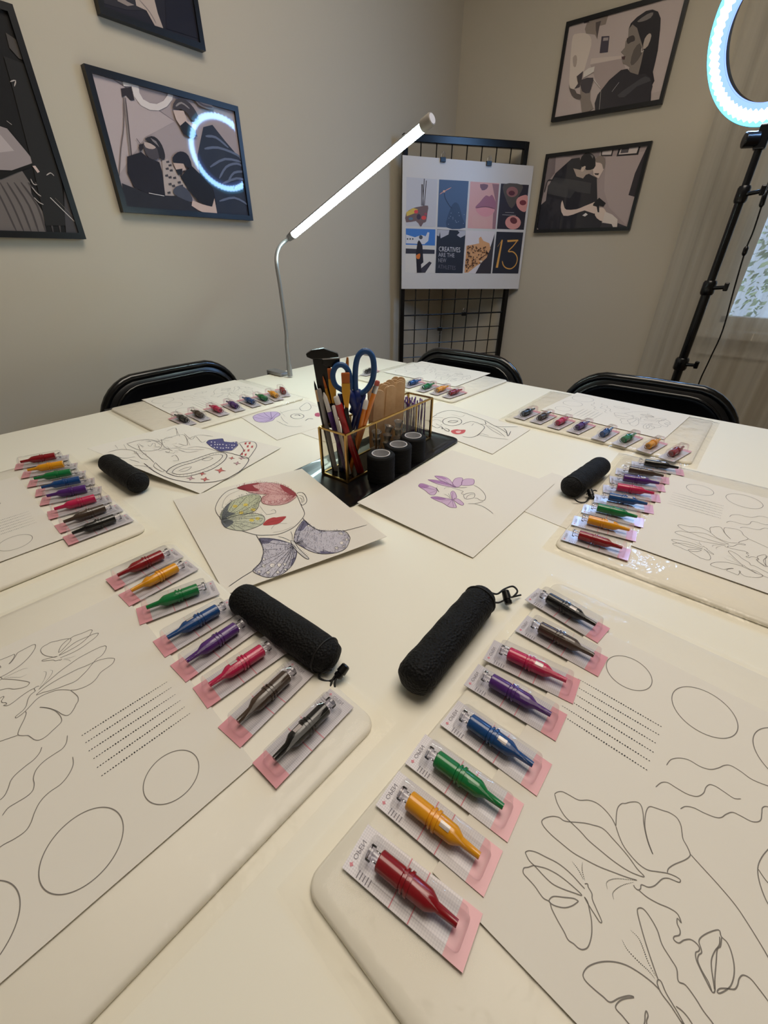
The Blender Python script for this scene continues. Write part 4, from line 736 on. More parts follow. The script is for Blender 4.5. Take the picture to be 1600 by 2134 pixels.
k_ = MB(); k_.lathe((-0.0225, 0, CZ), (1, 0, 0), [(0, 0.0057), (0.0006, 0.0063), (0.0165, 0.0063), (0.017, 0.0057), (0.0205, 0.0057), (0.0207, 0.0065), (0.0345, 0.0061), (0.036, 0.0056), (0.0398, 0.0034), (0.0406, 0.0029), (0.0535, 0.0022)], 18)
ME_body = k_.mesh('cartridge_body', M_pink, smooth=True); ME_body.set_sharp_from_angle(angle=rad(35))
k_ = MB(); k_.lathe((-0.0045, 0, CZ), (1, 0, 0), [(0, 0.006), (0.0002, 0.0071), (0.0016, 0.0071), (0.0018, 0.006), (0.003, 0.006), (0.0032, 0.0074), (0.005, 0.0074), (0.0052, 0.006)], 18); ME_collar = k_.mesh('collar', M_pink, smooth=True); ME_collar.set_sharp_from_angle(angle=rad(35))
k_ = MB(); k_.lathe((-0.0305, 0, CZ), (1, 0, 0), [(0, 0.0044), (0.0004, 0.0049), (0.003, 0.0049), (0.0034, 0.0034), (0.008, 0.0034)], 14); ME_plung = k_.mesh('plunger', M_plunger, smooth=True); ME_plung.set_sharp_from_angle(angle=rad(35))
k_ = MB(); R_ = 0.0066; pts = []
for x in (0.0025, 0.0095): pts.append([(x, R_*math.sin(rad(a)), CZ+R_*math.cos(rad(a))) for a in (-30, -18, -6, 4)])
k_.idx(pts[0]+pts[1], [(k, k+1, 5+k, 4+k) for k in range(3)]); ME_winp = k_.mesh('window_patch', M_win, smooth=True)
HUE = {'black': (16, 15, 16), 'brown': (70, 54, 44), 'pink': (196, 34, 84), 'purple': (82, 38, 120), 'blue': (20, 72, 134), 'green': (14, 122, 62), 'yellow': (232, 160, 22), 'red': (140, 16, 28)}
CMAT = {k: mat('cartridge_'+k, v, 0.25, spec=0.5, coat=0.35, coat_r=0.05) for k, v in HUE.items()}
PACKS = {
 'A': [('black', 1110, 1239, 1255, 1323), ('brown', 1089, 1300, 1253, 1388), ('pink', 1021, 1355, 1198, 1440), ('purple', 985, 1407, 1166, 1514), ('blue', 940, 1487, 1130, 1622), ('green', 870, 1563, 1069, 1710), ('yellow', 812, 1645, 1022, 1815), ('red', 744, 1764, 981, 1960)],
 'B': [('red', 369.5, 1152, 232, 1217.5), ('yellow', 399, 1178, 261, 1250), ('green', 447.5, 1225, 291, 1284), ('blue', 484, 1264, 337, 1349.5), ('purple', 521, 1300, 378, 1399), ('pink', 579, 1345, 422, 1451), ('brown', 626, 1394.5, 483, 1530.6), ('black', 710, 1456, 552.5, 1614)],
 'C': [('red', 137, 954, 39, 972), ('yellow', 156, 971, 52, 989.5), ('green', 173, 988, 65, 1007.5), ('blue', 192, 1003, 80, 1026.6), ('purple', 209, 1021, 88, 1045), ('pink', 225, 1040, 106, 1073), ('brown', 246.5, 1058.5, 123, 1102), ('black', 268, 1079, 140, 1126.5)],
 'D': [('black', 400.5, 886, 360, 868.6), ('brown', 435, 878.5, 391.5, 857.5), ('pink', 475.5, 868, 427.5, 847), ('purple', 508.5, 859, 463.5, 838), ('blue', 544.5, 850, 495, 829.6), ('green', 568.5, 842.5, 525, 824.5), ('yellow', 588, 836.5, 552, 817), ('red', 598, 829, 580.5, 808)],
 'E': [('black', 754.5, 783, 786, 771), ('blue', 845, 807, 880, 796), ('green', 870, 817.5, 912, 801.7), ('yellow', 900, 822.7, 939.5, 808), ('red', 926, 829, 968, 815)],
 'F': [('black', 1080, 872.5, 1117, 856), ('brown', 1112, 882, 1152, 863), ('pink', 1150, 892.8, 1189, 873.5), ('purple', 1189, 903, 1232.5, 882), ('blue', 1241, 919, 1281.5, 894.5), ('green', 1285, 929.5, 1329, 907), ('yellow', 1336, 943.5, 1379.5, 919), ('red', 1385, 959, 1427, 935)],
 'G': [('black', 1319.7, 967.4, 1420, 984.7), ('brown', 1286.6, 981.8, 1390, 1002), ('purple', 1271, 999, 1384, 1017.8), ('pink', 1258, 1017.8, 1373, 1039), ('blue', 1239, 1038, 1360, 1062), ('green', 1216, 1059.5, 1338.5, 1089.6), ('yellow', 1197.5, 1085, 1321, 1117), ('red', 1177.5, 1115.5, 1306.8, 1155.8)]}
for si, (key, (phrase, pa, panc, pcor, sa, sanc, scor)) in enumerate(SETS.items()):
    er, ev = frame(pa); TL = tl_of(panc, pcor, er, ev, PW, PD, ZP-0.001); TL.z = TZ+0.0002
    t = thing('practice_skin_pad', 'white practice skin in a clear bag, '+phrase, 'practice skin', TL, rad(pa), 'practice skins on the table')
    add(t, 'skin_slab', ME_slab); add(t, 'clear_bag', bag_mesh(si*3.7+1))
    er, ev = frame(sa); TL = tl_of(sanc, scor, er, ev, SW, SD, ZS); TL.z = ZS+0.0002
    t = thing('practice_sheet', 'printed sheet of circles, dotted lines and butterflies, '+phrase, 'paper', TL, rad(sa), 'printed practice sheets')
    add(t, 'sheet', ME_sheet); add(t, 'printed_lines', ME_lines)
    for ci, (col, ax, ay, bx_, by_) in enumerate(PACKS[key]):
        a = at_z(ax, ay, ZS+0.001); b_ = at_z(bx_, by_, ZS+0.001); c = (a+b_)/2; d = b_-a; c.z = ZS+0.0009
        t = thing('cartridge_pack', '%s needle cartridge in a clear blister pack, %s' % (col, phrase), 'cartridge', c, math.atan2(d.y, d.x), 'cartridge packs laid out in rows')
        add(t, 'backing_card', ME_card); add(t, 'blister', ME_blis)
        cb2 = add(t, 'cartridge', ME_body, [CMAT[col]]); add(cb2, 'collar', ME_collar, [CMAT[col]]); add(cb2, 'plunger', ME_plung)
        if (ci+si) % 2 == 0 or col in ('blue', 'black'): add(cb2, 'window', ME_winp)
# ------------------------------------------------------------------ art prints on the table
def art(name, label, corners, fills, crop, lift=None):
    """corners: [(px, py, z)] x4; fills: ('f', rgb, pts, smooth) or ('l', rgb, pts, width)"""
    P = Patch(*[at_z(*c) if len(c) == 3 else Vector(c[0]) for c in corners], lift=lift)
    ctr = sum(P.c, Vector())/4; t = thing(name, label, 'drawing' if fills else 'paper', (ctr.x, ctr.y, min(p.z for p in P.c)), 0)
    P.sheet('sheet', M_paper, t)
    if not fills: return P
    b = MB(); mats = []; k = 0
    for it in fills:
        kind, rgb, pts = it[0], it[1], it[2]; m = mat('pencil_%d_%d_%d' % rgb, rgb, 0.65)
        if m not in mats: mats.append(m)
        mi = mats.index(m); k += 1
        if kind == 'f':
            q = smooth_line([(x, y, 0) for x, y in pts], 3, True) if it[3] else [Vector((x, y, 0)) for x, y in pts]
            b.face([P.px(*crop([(v.x, v.y)])[0], 0.00025+k*0.0000015) for v in q], mi)
        else:
            q = smooth_line([(x, y, 0) for x, y in pts], 4) if len(pts) > 2 else [Vector((x, y, 0)) for x, y in pts]
            b.ribbon([P.px(*crop([(v.x, v.y)])[0], 0.0003+k*0.0000015) for v in q], it[3], UP, mi)
    b.obj('drawing_lines', mats, t); return P
def ell(c, rx, ry, n=16, rot=0.0): return [(c[0]+rx*math.cos(a)*math.cos(rot)-ry*math.sin(a)*math.sin(rot), c[1]+rx*math.cos(a)*math.sin(rot)+ry*math.sin(a)*math.cos(rot)) for a in [2*math.pi*k/n for k in range(n)]]
def fan(o, pts, rgb, w, bend=0.0): return [('l', rgb, [o, ((o[0]+p[0])/2+bend*(p[1]-o[1]), (o[1]+p[1])/2-bend*(p[0]-o[0])), p], w) for p in pts]
DK = (52, 48, 58)
# blank sheets underneath
art('blank_sheet', 'blank white sheet showing between the flower drawing and the tray', [(600, 893, 0.7508), (700, 850, 0.7508), (800, 880, 0.7508), (690, 925, 0.7508)], [], None)
art('blank_sheet', 'blank white sheet under the mesh pouch at the right', [(1030, 1040, 0.7508), (1150, 985, 0.7508), (1330, 1045, 0.7508), (1215, 1116, 0.7508)], [], None)
# woman with butterflies
wing_red = [(490, 375), (540, 355), (620, 342), (700, 340), (760, 347), (800, 358), (850, 385), (890, 425), (870, 450), (830, 475), (780, 488), (720, 490), (670, 480), (655, 460), (665, 435), (690, 418), (640, 415), (580, 405), (540, 388)]
wing_g1 = [(380, 560), (400, 520), (450, 470), (520, 435), (590, 418), (640, 425), (655, 450), (640, 475), (630, 510), (600, 535), (540, 550), (460, 565), (388, 588)]
wing_g2 = [(388, 590), (460, 568), (540, 550), (600, 545), (660, 555), (678, 585), (660, 615), (610, 640), (540, 660), (470, 655), (420, 640), (395, 615)]
wing_l = [(640, 710), (720, 715), (800, 730), (862, 752), (890, 790), (885, 840), (860, 890), (820, 930), (770, 960), (700, 972), (640, 955), (598, 925), (650, 870), (668, 800), (655, 745)]
wing_r = [(870, 722), (885, 660), (935, 592), (970, 615), (1010, 645), (1060, 662), (1200, 662), (1240, 695), (1243, 725), (1215, 780), (1150, 808), (1060, 815), (990, 800), (930, 770), (890, 745)]
W = [('f', (218, 172, 172), wing_red, 0), ('f', (196, 200, 172), wing_g1, 0), ('f', (204, 206, 184), wing_g2, 0), ('f', (200, 196, 206), wing_l, 0), ('f', (200, 196, 206), wing_r, 0), ('f', (176, 52, 54), [(665, 622), (690, 590), (730, 572), (755, 572), (775, 568), (820, 565), (800, 590), (770, 612), (720, 622)], 1), ('l', (110, 28, 32), [(672, 618), (730, 598), (770, 590), (815, 568)], 0.0006)]
W += [('f', (150, 44, 56), [(490, 375), (560, 352), (650, 342), (600, 362), (640, 392), (570, 396)], 1), ('f', (160, 56, 66), [(780, 352), (850, 385), (888, 425), (850, 420), (800, 390)], 1), ('f', (120, 116, 142), [(862, 752), (890, 790), (885, 840), (850, 900), (855, 830), (800, 780), (850, 770)], 1), ('f', (96, 92, 120), [(730, 860), (760, 810), (840, 770), (820, 810), (760, 850)], 1), ('f', (112, 108, 134), [(930, 770), (1060, 815), (1180, 800), (1060, 795), (980, 770), (900, 750)], 1), ('f', (96, 92, 120), [(900, 745), (980, 720), (1080, 716), (1000, 738)], 1), ('f', (112, 108, 134), [(935, 592), (900, 650), (880, 712), (910, 690), (950, 640), (970, 615)], 1), ('f', (112, 108, 134), [(640, 710), (740, 712), (830, 738), (740, 740), (660, 745)], 1), ('f', (108, 112, 118), [(388, 588), (400, 525), (450, 470), (430, 530), (480, 545), (420, 575), (470, 600), (420, 640), (392, 612)], 1)]
W += fan((880, 425), [(500, 374), (560, 362), (640, 356), (720, 350), (670, 470), (700, 484), (745, 488), (790, 482), (830, 470)], (150, 48, 58), 0.0007, 0.03) + fan((385, 585), [(640, 430), (650, 460), (630, 505), (560, 430), (480, 460), (600, 535)], (70, 74, 72), 0.0007, -0.04) + fan((395, 600), [(670, 580), (650, 620), (600, 642), (540, 655), (480, 652), (660, 558)], (70, 74, 72), 0.0007, 0.04)
W += fan((870, 755), [(650, 725), (668, 790), (655, 865), (610, 925), (660, 958), (720, 970), (775, 955), (825, 925), (862, 885)], DK, 0.0007, 0.04) + fan((890, 742), [(940, 600), (1010, 648), (1080, 664), (1160, 664), (1225, 690), (1242, 725), (1205, 780), (1120, 808), (1040, 812)], DK, 0.0007, 0.03)
for c in ((480, 497), (550, 488), (600, 520), (520, 540), (590, 590), (630, 580)): W.append(('f', (222, 200, 92), ell(c, 16, 10), 0))
for c, r in (((640, 935), 11), ((700, 940), 13), ((765, 938), 12), ((815, 920), 10), ((672, 895), 14), ((728, 892), 18), ((775, 890), 15), ((812, 885), 11), ((672, 850), 9), ((1140, 740), 16), ((1105, 760), 14), ((1155, 775), 12), ((1190, 742), 13), ((1185, 680), 13), ((1225, 720), 10), ((1130, 690), 10), ((970, 628), 8), ((1205, 765), 10), ((690, 470), 14), ((730, 470), 13), ((770, 465), 13), ((810, 450), 14), ((655, 385), 14)): W.append(('f', (236, 230, 224) if c[1] > 500 else (226, 190, 190), ell(c, r, r*0.8), 0)); W.append(('l', DK if c[1] > 500 else (150, 60, 68), ell(c, r, r*0.8)+[ell(c, r, r*0.8)[0]], 0.0004))
for o in (wing_red, wing_g1, wing_g2, wing_l, wing_r): W.append(('l', (120, 36, 46) if o is wing_red else DK, o+[o[0]], 0.0008))
W += [('l', DK, [(490, 375), (430, 395), (380, 440), (350, 500), (355, 540), (385, 580)], 0.0008), ('l', DK, [(510, 390), (440, 420), (405, 460), (392, 510)], 0.0004), ('l', DK, [(890, 420), (920, 490), (942, 540), (930, 575), (880, 630), (820, 665), (760, 685), (690, 690), (620, 688), (520, 660)], 0.0009), ('l', (120, 116, 116), [(870, 630), (800, 660), (730, 672)], 0.0004), ('l', (110, 106, 106), [(720, 650), (740, 625), (780, 612), (828, 612)], 0.0004),
 ('l', DK, [(890, 415), (905, 405), (935, 410), (955, 440), (955, 470), (930, 490), (915, 480)], 0.0009), ('l', DK, [(903, 425), (930, 432), (938, 462), (922, 470)], 0.0006), ('l', DK, [(910, 440), (925, 450), (925, 475)], 0.0006), ('l', DK, [(685, 552), (720, 548), (750, 540), (742, 520), (718, 526)], 0.0005), ('l', (130, 126, 126), [(640, 490), (670, 530), (690, 552)], 0.0004),
 ('l', DK, [(620, 690), (650, 740), (668, 790), (660, 850), (640, 885), (600, 925), (520, 975), (437, 1033)], 0.0009), ('l', DK, [(930, 575), (960, 610), (1010, 645), (1060, 660), (1130, 662), (1210, 660), (1357, 622)], 0.0009),
 ('f', (214, 210, 204), [(850, 725), (875, 735), (905, 780), (965, 838), (968, 850), (945, 842), (900, 805), (862, 762)], 0), ('l', DK, [(850, 725), (875, 735), (905, 780), (965, 838), (968, 850), (945, 842), (900, 805), (862, 762), (850, 725)], 0.0008), ('l', DK, [(845, 727), (805, 708), (765, 700)], 0.0006), ('l', DK, [(860, 722), (860, 690), (850, 665)], 0.0006)]
def inside(p, q):
    r = False
    for k in range(len(q)):
        a, b_ = q[k-1], q[k]
        if (a[1] > p[1]) != (b_[1] > p[1]) and p[0] < (b_[0]-a[0])*(p[1]-a[1])/(b_[1]-a[1])+a[0]: r = not r
    return r
def stipple(poly, origin, rgb, n, reach, seed):
    rnd = random.Random(seed); out = []; xs = [p[0] for p in poly]; ys = [p[1] for p in poly]
    while len(out) < n:
        p = (rnd.uniform(min(xs), max(xs)), rnd.uniform(min(ys), max(ys)))
        if not inside(p, poly): continue
        de = min(math.hypot(p[0]-q[0], p[1]-q[1]) for q in poly); do = math.hypot(p[0]-origin[0], p[1]-origin[1])
        if rnd.random() < max(math.exp(-de/22.0), math.exp(-do/reach), 0.12): s = rnd.uniform(1.2, 2.4); out.append(('f', rgb, [(p[0]-s, p[1]), (p[0], p[1]-s), (p[0]+s, p[1]), (p[0], p[1]+s)], 0))
    return out
W += stipple(wing_l, (868, 755), (60, 54, 84), 900, 90, 1)+stipple(wing_r, (885, 740), (60, 54, 84), 900, 90, 2)+stipple(wing_red, (885, 425), (150, 44, 56), 700, 90, 3)+stipple(wing_g1, (385, 585), (74, 80, 84), 500, 90, 4)+stipple(wing_g2, (390, 600), (74, 80, 84), 450, 90, 5)
W += [('l', DK, [(900+k*9, 805+k*8), (916+k*9, 790+k*8.5)], 0.0006) for k in range(7)]
art('butterfly_portrait', 'drawing of a face with red, green and grey-purple butterflies, largest on the table', [(361, 1042, 0.752), (629, 976.6, 0.7562), (805.6, 1123, 0.7575), (470, 1239, 0.7535)], W, CR(340, 900, 3.2), lambda u, v: 0.0022*max(0, (u-0.6)/0.4)**2*v+0.002*(max(0, (v-0.7)/0.3)**2)*u)
# lips and purple butterflies
PK, PD_ = (206, 176, 204), (122, 82, 128); L = []
for sh in ([(600, 262), (660, 265), (710, 285), (745, 330), (765, 348), (715, 322), (650, 300)], [(550, 290), (600, 292), (660, 305), (720, 330), (760, 350), (700, 342), (640, 328), (585, 308)], [(745, 345), (738, 312), (760, 282), (800, 275), (815, 286), (806, 312), (803, 330), (780, 346)], [(806, 332), (812, 300), (835, 286), (870, 283), (900, 292), (895, 325), (850, 335)], [(478, 340), (500, 318), (560, 335), (600, 350), (620, 372), (600, 405), (565, 402), (530, 372)], [(570, 425), (610, 418), (680, 430), (735, 442), (765, 490), (760, 503), (715, 498), (682, 478), (660, 465), (620, 450)], [(722, 392), (740, 375), (760, 395), (768, 425), (755, 432), (735, 440)], [(742, 442), (775, 435), (805, 455), (822, 475), (808, 484), (775, 468)]):
    L.append(('f', PK, sh, 1)); L.append(('l', PD_, sh+[sh[0]], 0.0009))
L += fan((745, 345), [(610, 272), (660, 282), (570, 296)], PD_, 0.0006) + fan((620, 372), [(490, 340), (520, 350), (560, 395)], PD_, 0.0006) + fan((735, 442), [(590, 430), (650, 455), (700, 485), (745, 498), (740, 385)], PD_, 0.0006) + [('f', (176, 130, 180), [(550, 290), (640, 300), (720, 332), (650, 322), (590, 308)], 1), ('f', (176, 130, 180), [(600, 262), (660, 268), (700, 290), (640, 278)], 1), ('f', (170, 124, 174), [(570, 425), (620, 420), (690, 436), (640, 446)], 1), ('f', (170, 124, 174), [(478, 340), (505, 322), (560, 342), (520, 356)], 1)]
LK = (84, 78, 80)
L += [('l', LK, [(745, 345), (790, 352), (848, 348)], 0.0009), ('l', LK, [(895, 330), (940, 355), (975, 390), (988, 425), (975, 448), (945, 445), (925, 432), (905, 430)], 0.0007), ('l', LK, [(820, 410), (845, 395), (890, 390), (905, 400), (900, 425), (870, 435), (840, 438), (825, 425), (820, 410)], 0.0007), ('l', LK, [(840, 436), (850, 415), (880, 400), (900, 402)], 0.0006), ('l', LK, [(735, 355), (770, 362), (800, 372), (818, 380), (803, 395), (825, 402)], 0.0006), ('l', LK, [(855, 472), (900, 472), (940, 465), (970, 455)], 0.0008), ('l', LK, [(905, 475), (960, 490), (1010, 520), (1045, 548)], 0.0007), ('l', LK, [(612, 350), (625, 370), (635, 384)], 0.0012), ('l', LK, [(622, 336), (620, 352)], 0.0005), ('l', LK, [(672, 362), (690, 350), (715, 350)], 0.0005), ('l', LK, [(675, 400), (700, 412), (718, 430)], 0.0005), ('l', LK, [(705, 395), (715, 412), (722, 430)], 0.0005)]
art('lilac_butterfly_print', 'sheet with a line-drawn face and small lilac butterflies', [(942, 938, 0.7562), (1155, 1008, 0.752), (985.6, 1162, 0.752), (744, 1046.5, 0.7562)], L, CR(740, 920, 3.636))
# line-drawn face with red lips
Rr, Bb = at_z(1105, 895, 0.7515), at_z(1026, 946, 0.7515); dr = (at_z(921, 838, 0.7515)-Rr).normalized()*0.28
BK = (70, 68, 68); bt = [('f', (202, 90, 92), [(760, 602), (800, 590), (835, 594), (875, 595), (862, 620), (812, 630), (775, 622)], 1), ('l', (120, 40, 44), [(765, 604), (815, 606), (870, 598)], 0.0008), ('f', (232, 190, 186), [(800, 604), (840, 602), (830, 618), (805, 618)], 1)]
for pts, w in (([(640, 470), (740, 440), (850, 455), (950, 490), (1030, 520), (1100, 560), (1150, 570), (1290, 570)], 0.0016), ([(650, 472), (598, 505), (590, 535), (610, 560), (650, 578), (685, 568), (690, 590)], 0.0016), (ell((770, 528), 76, 33)+[ell((770, 528), 76, 33)[0]], 0.0016), ([(735, 530), (770, 520), (815, 525), (775, 538), (735, 530)], 0.002), ([(850, 552), (890, 535), (930, 528), (985, 545), (1025, 570), (1010, 600), (965, 640), (910, 655), (850, 645)], 0.0014), ([(1030, 525), (1035, 550), (990, 548)], 0.0016), ([(690, 575), (720, 600), (745, 605), (740, 590), (710, 580)], 0.0018), ([(1035, 555), (1090, 600), (1165, 640)], 0.0009), ([(1050, 560), (1130, 600), (1190, 650)], 0.0009), ([(975, 632), (1080, 655), (1215, 670)], 0.0009), ([(970, 640), (1000, 625), (1060, 640)], 0.0008), ([(1180, 582), (1200, 605), (1212, 645), (1235, 605)], 0.0016), ([(1110, 565), (1160, 590), (1210, 625)], 0.0014), ([(620, 500), (660, 495), (700, 500)], 0.0008), ([(610, 520), (650, 512), (690, 530)], 0.0008), ([(640, 545), (670, 560), (690, 552)], 0.001), ([(925, 562), (935, 550), (945, 545)], 0.0008), ([(760, 470), (840, 490), (870, 475)], 0.0006), ([(555, 515), (580, 522), (590, 530)], 0.001)): bt.append(('l', BK, pts, w))
art('red_lips_drawing', 'pencil drawing of a face in profile with red lips beside the holder', [(Rr+dr,), (Rr,), (Bb,), (Bb+dr,)], bt, CR(740, 740, 3.81))
# star sketch
st = []; GY = (128, 124, 122); SK = (84, 80, 84); RD = (196, 104, 98)
def star(c, r, rgb): return [(c[0]+(r if k % 2 == 0 else r*0.38)*math.cos(rad(45*k+10)), c[1]+(r if k % 2 == 0 else r*0.38)*0.5*math.sin(rad(45*k+10))) for k in range(8)]
for c, r in (((930, 935), 40), ((825, 997), 32), ((805, 958), 28), ((725, 990), 30), ((1010, 850), 22), ((1047, 886), 26), ((1078, 850), 22)):
    q = star(c, r, RD); st.append(('f', RD if c[0] not in (725, 1078, 1047) else (196, 160, 164), q, 0)); st.append(('l', (110, 60, 62), q+[q[0]], 0.0007))
hat = [(833, 742), (850, 725), (900, 718), (945, 714), (958, 735), (1010, 740), (1042, 735), (1052, 760), (1010, 795), (930, 802), (872, 775)]; st.append(('f', (74, 72, 124), hat, 0)); st.append(('l', (40, 38, 66), hat+[hat[0]], 0.001))
for k in range(26): st.append(('f', (214, 210, 216), ell((870+(k % 9)*20+random.uniform(-4, 4), 738+(k//9)*20+random.uniform(-4, 4)), 5, 4, 8), 0))
fanp = [(1060, 745), (1110, 735), (1165, 738), (1182, 765), (1160, 805), (1120, 852), (1068, 832), (1092, 795)]; st.append(('l', SK, fanp+[fanp[0]], 0.0014))
for x, y in ((1100, 742), (1128, 740), (1145, 765), (1115, 762), (1090, 792), (1120, 790), (1075, 815), (1100, 820)): st.append(('f', (184, 78, 76), [(x, y), (x+14, y-3), (x+10, y+14), (x-3, y+12)], 0))
ring_o = [(555, 950), (580, 920), (640, 890), (720, 868), (800, 840), (880, 815), (940, 810), (976, 830), (952, 872), (880, 922), (800, 952), (700, 976), (620, 975)]; ring_i = [(595, 950), (615, 925), (670, 900), (740, 880), (815, 852), (885, 828), (930, 824), (946, 836), (920, 868), (860, 905), (780, 938), (700, 958), (630, 962)]
st += [('l', SK, ring_o+[ring_o[0]], 0.0016), ('l', SK, ring_i+[ring_i[0]], 0.0012)]
for k in range(13):
    a, b_ = ring_o[k], ring_i[k]; a2, b2 = ring_o[(k+1) % 13], ring_i[(k+1) % 13]
    for t in (0, 0.33, 0.66): st.append(('l', GY, [(a[0]+(a2[0]-a[0])*t, a[1]+(a2[1]-a[1])*t), (b_[0]+(b2[0]-b_[0])*t, b_[1]+(b2[1]-b_[1])*t)], 0.0006))
st += [('l', SK, [(400, 885), (470, 940), (560, 985), (650, 1008), (760, 1021), (880, 1015), (980, 990), (1060, 945), (1110, 895), (1125, 852), (1060, 832), (985, 812), (900, 800)], 0.0017), ('l', SK, [(480, 880), (520, 920), (560, 945)], 0.0008), ('l', GY, [(640, 940), (680, 920), (730, 910), (700, 935), (650, 945)], 0.0009), ('l', GY, [(800, 862), (840, 848), (880, 850), (840, 868), (800, 862)], 0.0009)]
random.seed(21)
for pts in ([(280, 750), (350, 730), (430, 720), (520, 745), (500, 790), (400, 800), (330, 780), (280, 750)], [(200, 760), (220, 785)], [(260, 755), (280, 790)], [(150, 810), (230, 790), (330, 800), (380, 850), (430, 860)], [(180, 830), (260, 850), (340, 840)], [(330, 900), (400, 905), (460, 920)], [(500, 800), (600, 780), (720, 790), (820, 790)], [(480, 740), (600, 700), (680, 690), (700, 760), (640, 750)], [(590, 840), (620, 830), (640, 865), (600, 870)], [(560, 660), (620, 640), (630, 690)], [(620, 645), (650, 700)], [(680, 680), (730, 720), (760, 700), (800, 740), (830, 730)], [(700, 720), (780, 690), (880, 700)], [(480, 880), (470, 910), (530, 945), (540, 930)], [(700, 780), (760, 770), (840, 780), (900, 800)], [(360, 760), (380, 800), (440, 850), (470, 880)], [(520, 720), (540, 770), (600, 800)], [(690, 700), (720, 760)], [(370, 880), (340, 870), (300, 860)], [(420, 740), (470, 730), (520, 760)], [(640, 790), (700, 810), (780, 800)]): st.append(('l', GY if random.random() < 0.6 else (160, 156, 154), pts, 0.0010))
for k in range(26):
    x, y = random.uniform(240, 620), random.uniform(715, 830); st.append(('l', (158, 154, 150), [(x, y), (x+random.uniform(10, 40), y+random.uniform(-14, 14)), (x+random.uniform(30, 70), y+random.uniform(-12, 16))], 0.0007))
art('star_sketch', 'pencil sketch with red stars and a blue dotted hat, lying over a pouch', [(182, 934, 0.779), (378, 883, 0.7625), (585.5, 932.5, 0.7525), (417, 1028.5, 0.7525)], st, CR(180, 700, 3.333))
# flower sketch
fl = []; PU = (196, 176, 214)
petal = [(1155, 562), (1190, 542), (1250, 530), (1320, 528), (1345, 548), (1310, 570), (1290, 590), (1230, 602), (1175, 592)]; fl += [('f', PU, petal, 1), ('l', (104, 88, 132), petal+[petal[0]], 0.0012)] + fan((1290, 575), [(1160, 565), (1185, 545), (1230, 532), (1280, 528), (1330, 535), (1200, 598), (1240, 600)], (104, 84, 136), 0.0012, 0.05)
for pts, w in ((ell((1465, 558), 46, 18)+[ell((1465, 558), 46, 18)[0]], 0.0016), ([(1445, 552), (1470, 548), (1485, 556)], 0.003), ([(1520, 590), (1545, 575), (1575, 578)], 0.0022), ([(1480, 500), (1530, 465), (1560, 490), (1545, 515), (1495, 520), (1480, 500)], 0.0012), ([(1320, 590), (1380, 620), (1440, 632), (1500, 628)], 0.0008), ([(1350, 560), (1370, 590), (1400, 610)], 0.0008), ([(1330, 545), (1400, 520), (1480, 510)], 0.0009), ([(1345, 525), (1380, 560)], 0.0008), ([(1560, 480), (1600, 490)], 0.0012), ([(1340, 600), (1360, 612), (1390, 622)], 0.0006)): fl.append(('l', (96, 92, 96), pts, w))
fl.append(('f', (176, 70, 104), [(1588, 540), (1615, 535), (1620, 560), (1590, 558)], 1))
fL, fB = at_z(500, 868, 0.7512), at_z(577, 917, 0.7512); fd = (at_z(665, 890, 0.7512)-fB).normalized()*0.2
art('flower_face_sketch', 'sheet with a purple flower and an eye behind the pen holder', [(fL,), (fL+fd,), (fB+fd,), (fB,)], fl, CR(180, 700, 3.333))
# ------------------------------------------------------------------ mesh pouches
M_mesh = mat('black_mesh_cloth', (13, 13, 14), 0.7, spec=0.25, bump=(420, 0.8, 0.0016, 'voronoi')); M_cord = mat('black_cord', (9, 9, 10), 0.6); M_tog = mat('black_toggle', (12, 12, 14), 0.3)
def pouch(label, a, b_, cord=None, r=0.0175, ribs=0):
    z = TZ+r+0.0005; A = at_z(*a, z); B = at_z(*b_, z); d = B-A; L = d.length; d.normalize(); c = (A+B)/2
    t = thing('mesh_pouch', label, 'pouch', (c.x, c.y, TZ), 0, 'black mesh pouches'); x = Vector((0, 0, 1)).cross(d).normalized(); up = Vector((0, 0, 1)); N = 28; rings = []
    prof = [(0.0, 0.25), (0.0015, 0.62), (0.005, 0.86), (0.011, 0.98), (0.018, 1.0)]+[(0.018+(L-0.036)*k/24, 1.0+0.012*math.sin(k*1.1+len(label))) for k in range(1, 24)]+[(L-0.018, 0.98), (L-0.010, 0.93), (L-0.004, 0.8), (L-0.001, 0.5), (L+0.001, 0.2)]
    for s, q in prof:
        R = []
        for k in range(N):
            an = 2*math.pi*k/N; rr = r*q*(1+0.03*mnoise.noise(Vector((s*60, math.cos(an)*2, math.sin(an)*2+len(label)))))
            p = A+d*s+x*math.cos(an)*rr*1.04+up*math.sin(an)*rr
            p.z = max(p.z, TZ+0.0006); R.append(p)
        rings.append(R)
    b = MB(); b.rings(rings); b.obj('cloth_tube', M_mesh, t, smooth=True)
    MB().tube([A+d*(L-0.012)+(x*math.cos(2*math.pi*k/24)*1.04+up*math.sin(2*math.pi*k/24))*r*0.97 for k in range(24)], 0.0009, 6, closed=True).obj('hem', M_cord, t, smooth=True)
    if cord:
        for path in cord['paths']: MB().tube(smooth_line([at_z(x_, y_, zz) for x_, y_, zz in path], 5), 0.0011, 6).obj('drawcord', M_cord, t, smooth=True)
        q0, q1 = at_z(*cord['toggle'][0]), at_z(*cord['toggle'][1]); Lq = (q1-q0).length
        MB().lathe(q0, q1-q0, [(0, 0.003), (0.001, 0.0042), (Lq*0.6, 0.0048), (Lq*0.62, 0.0036), (Lq*0.7, 0.0036), (Lq*0.72, 0.0044), (Lq-0.001, 0.0042), (Lq, 0.003)], 12).obj('toggle', M_tog, t, smooth=True, auto=40)
    return t
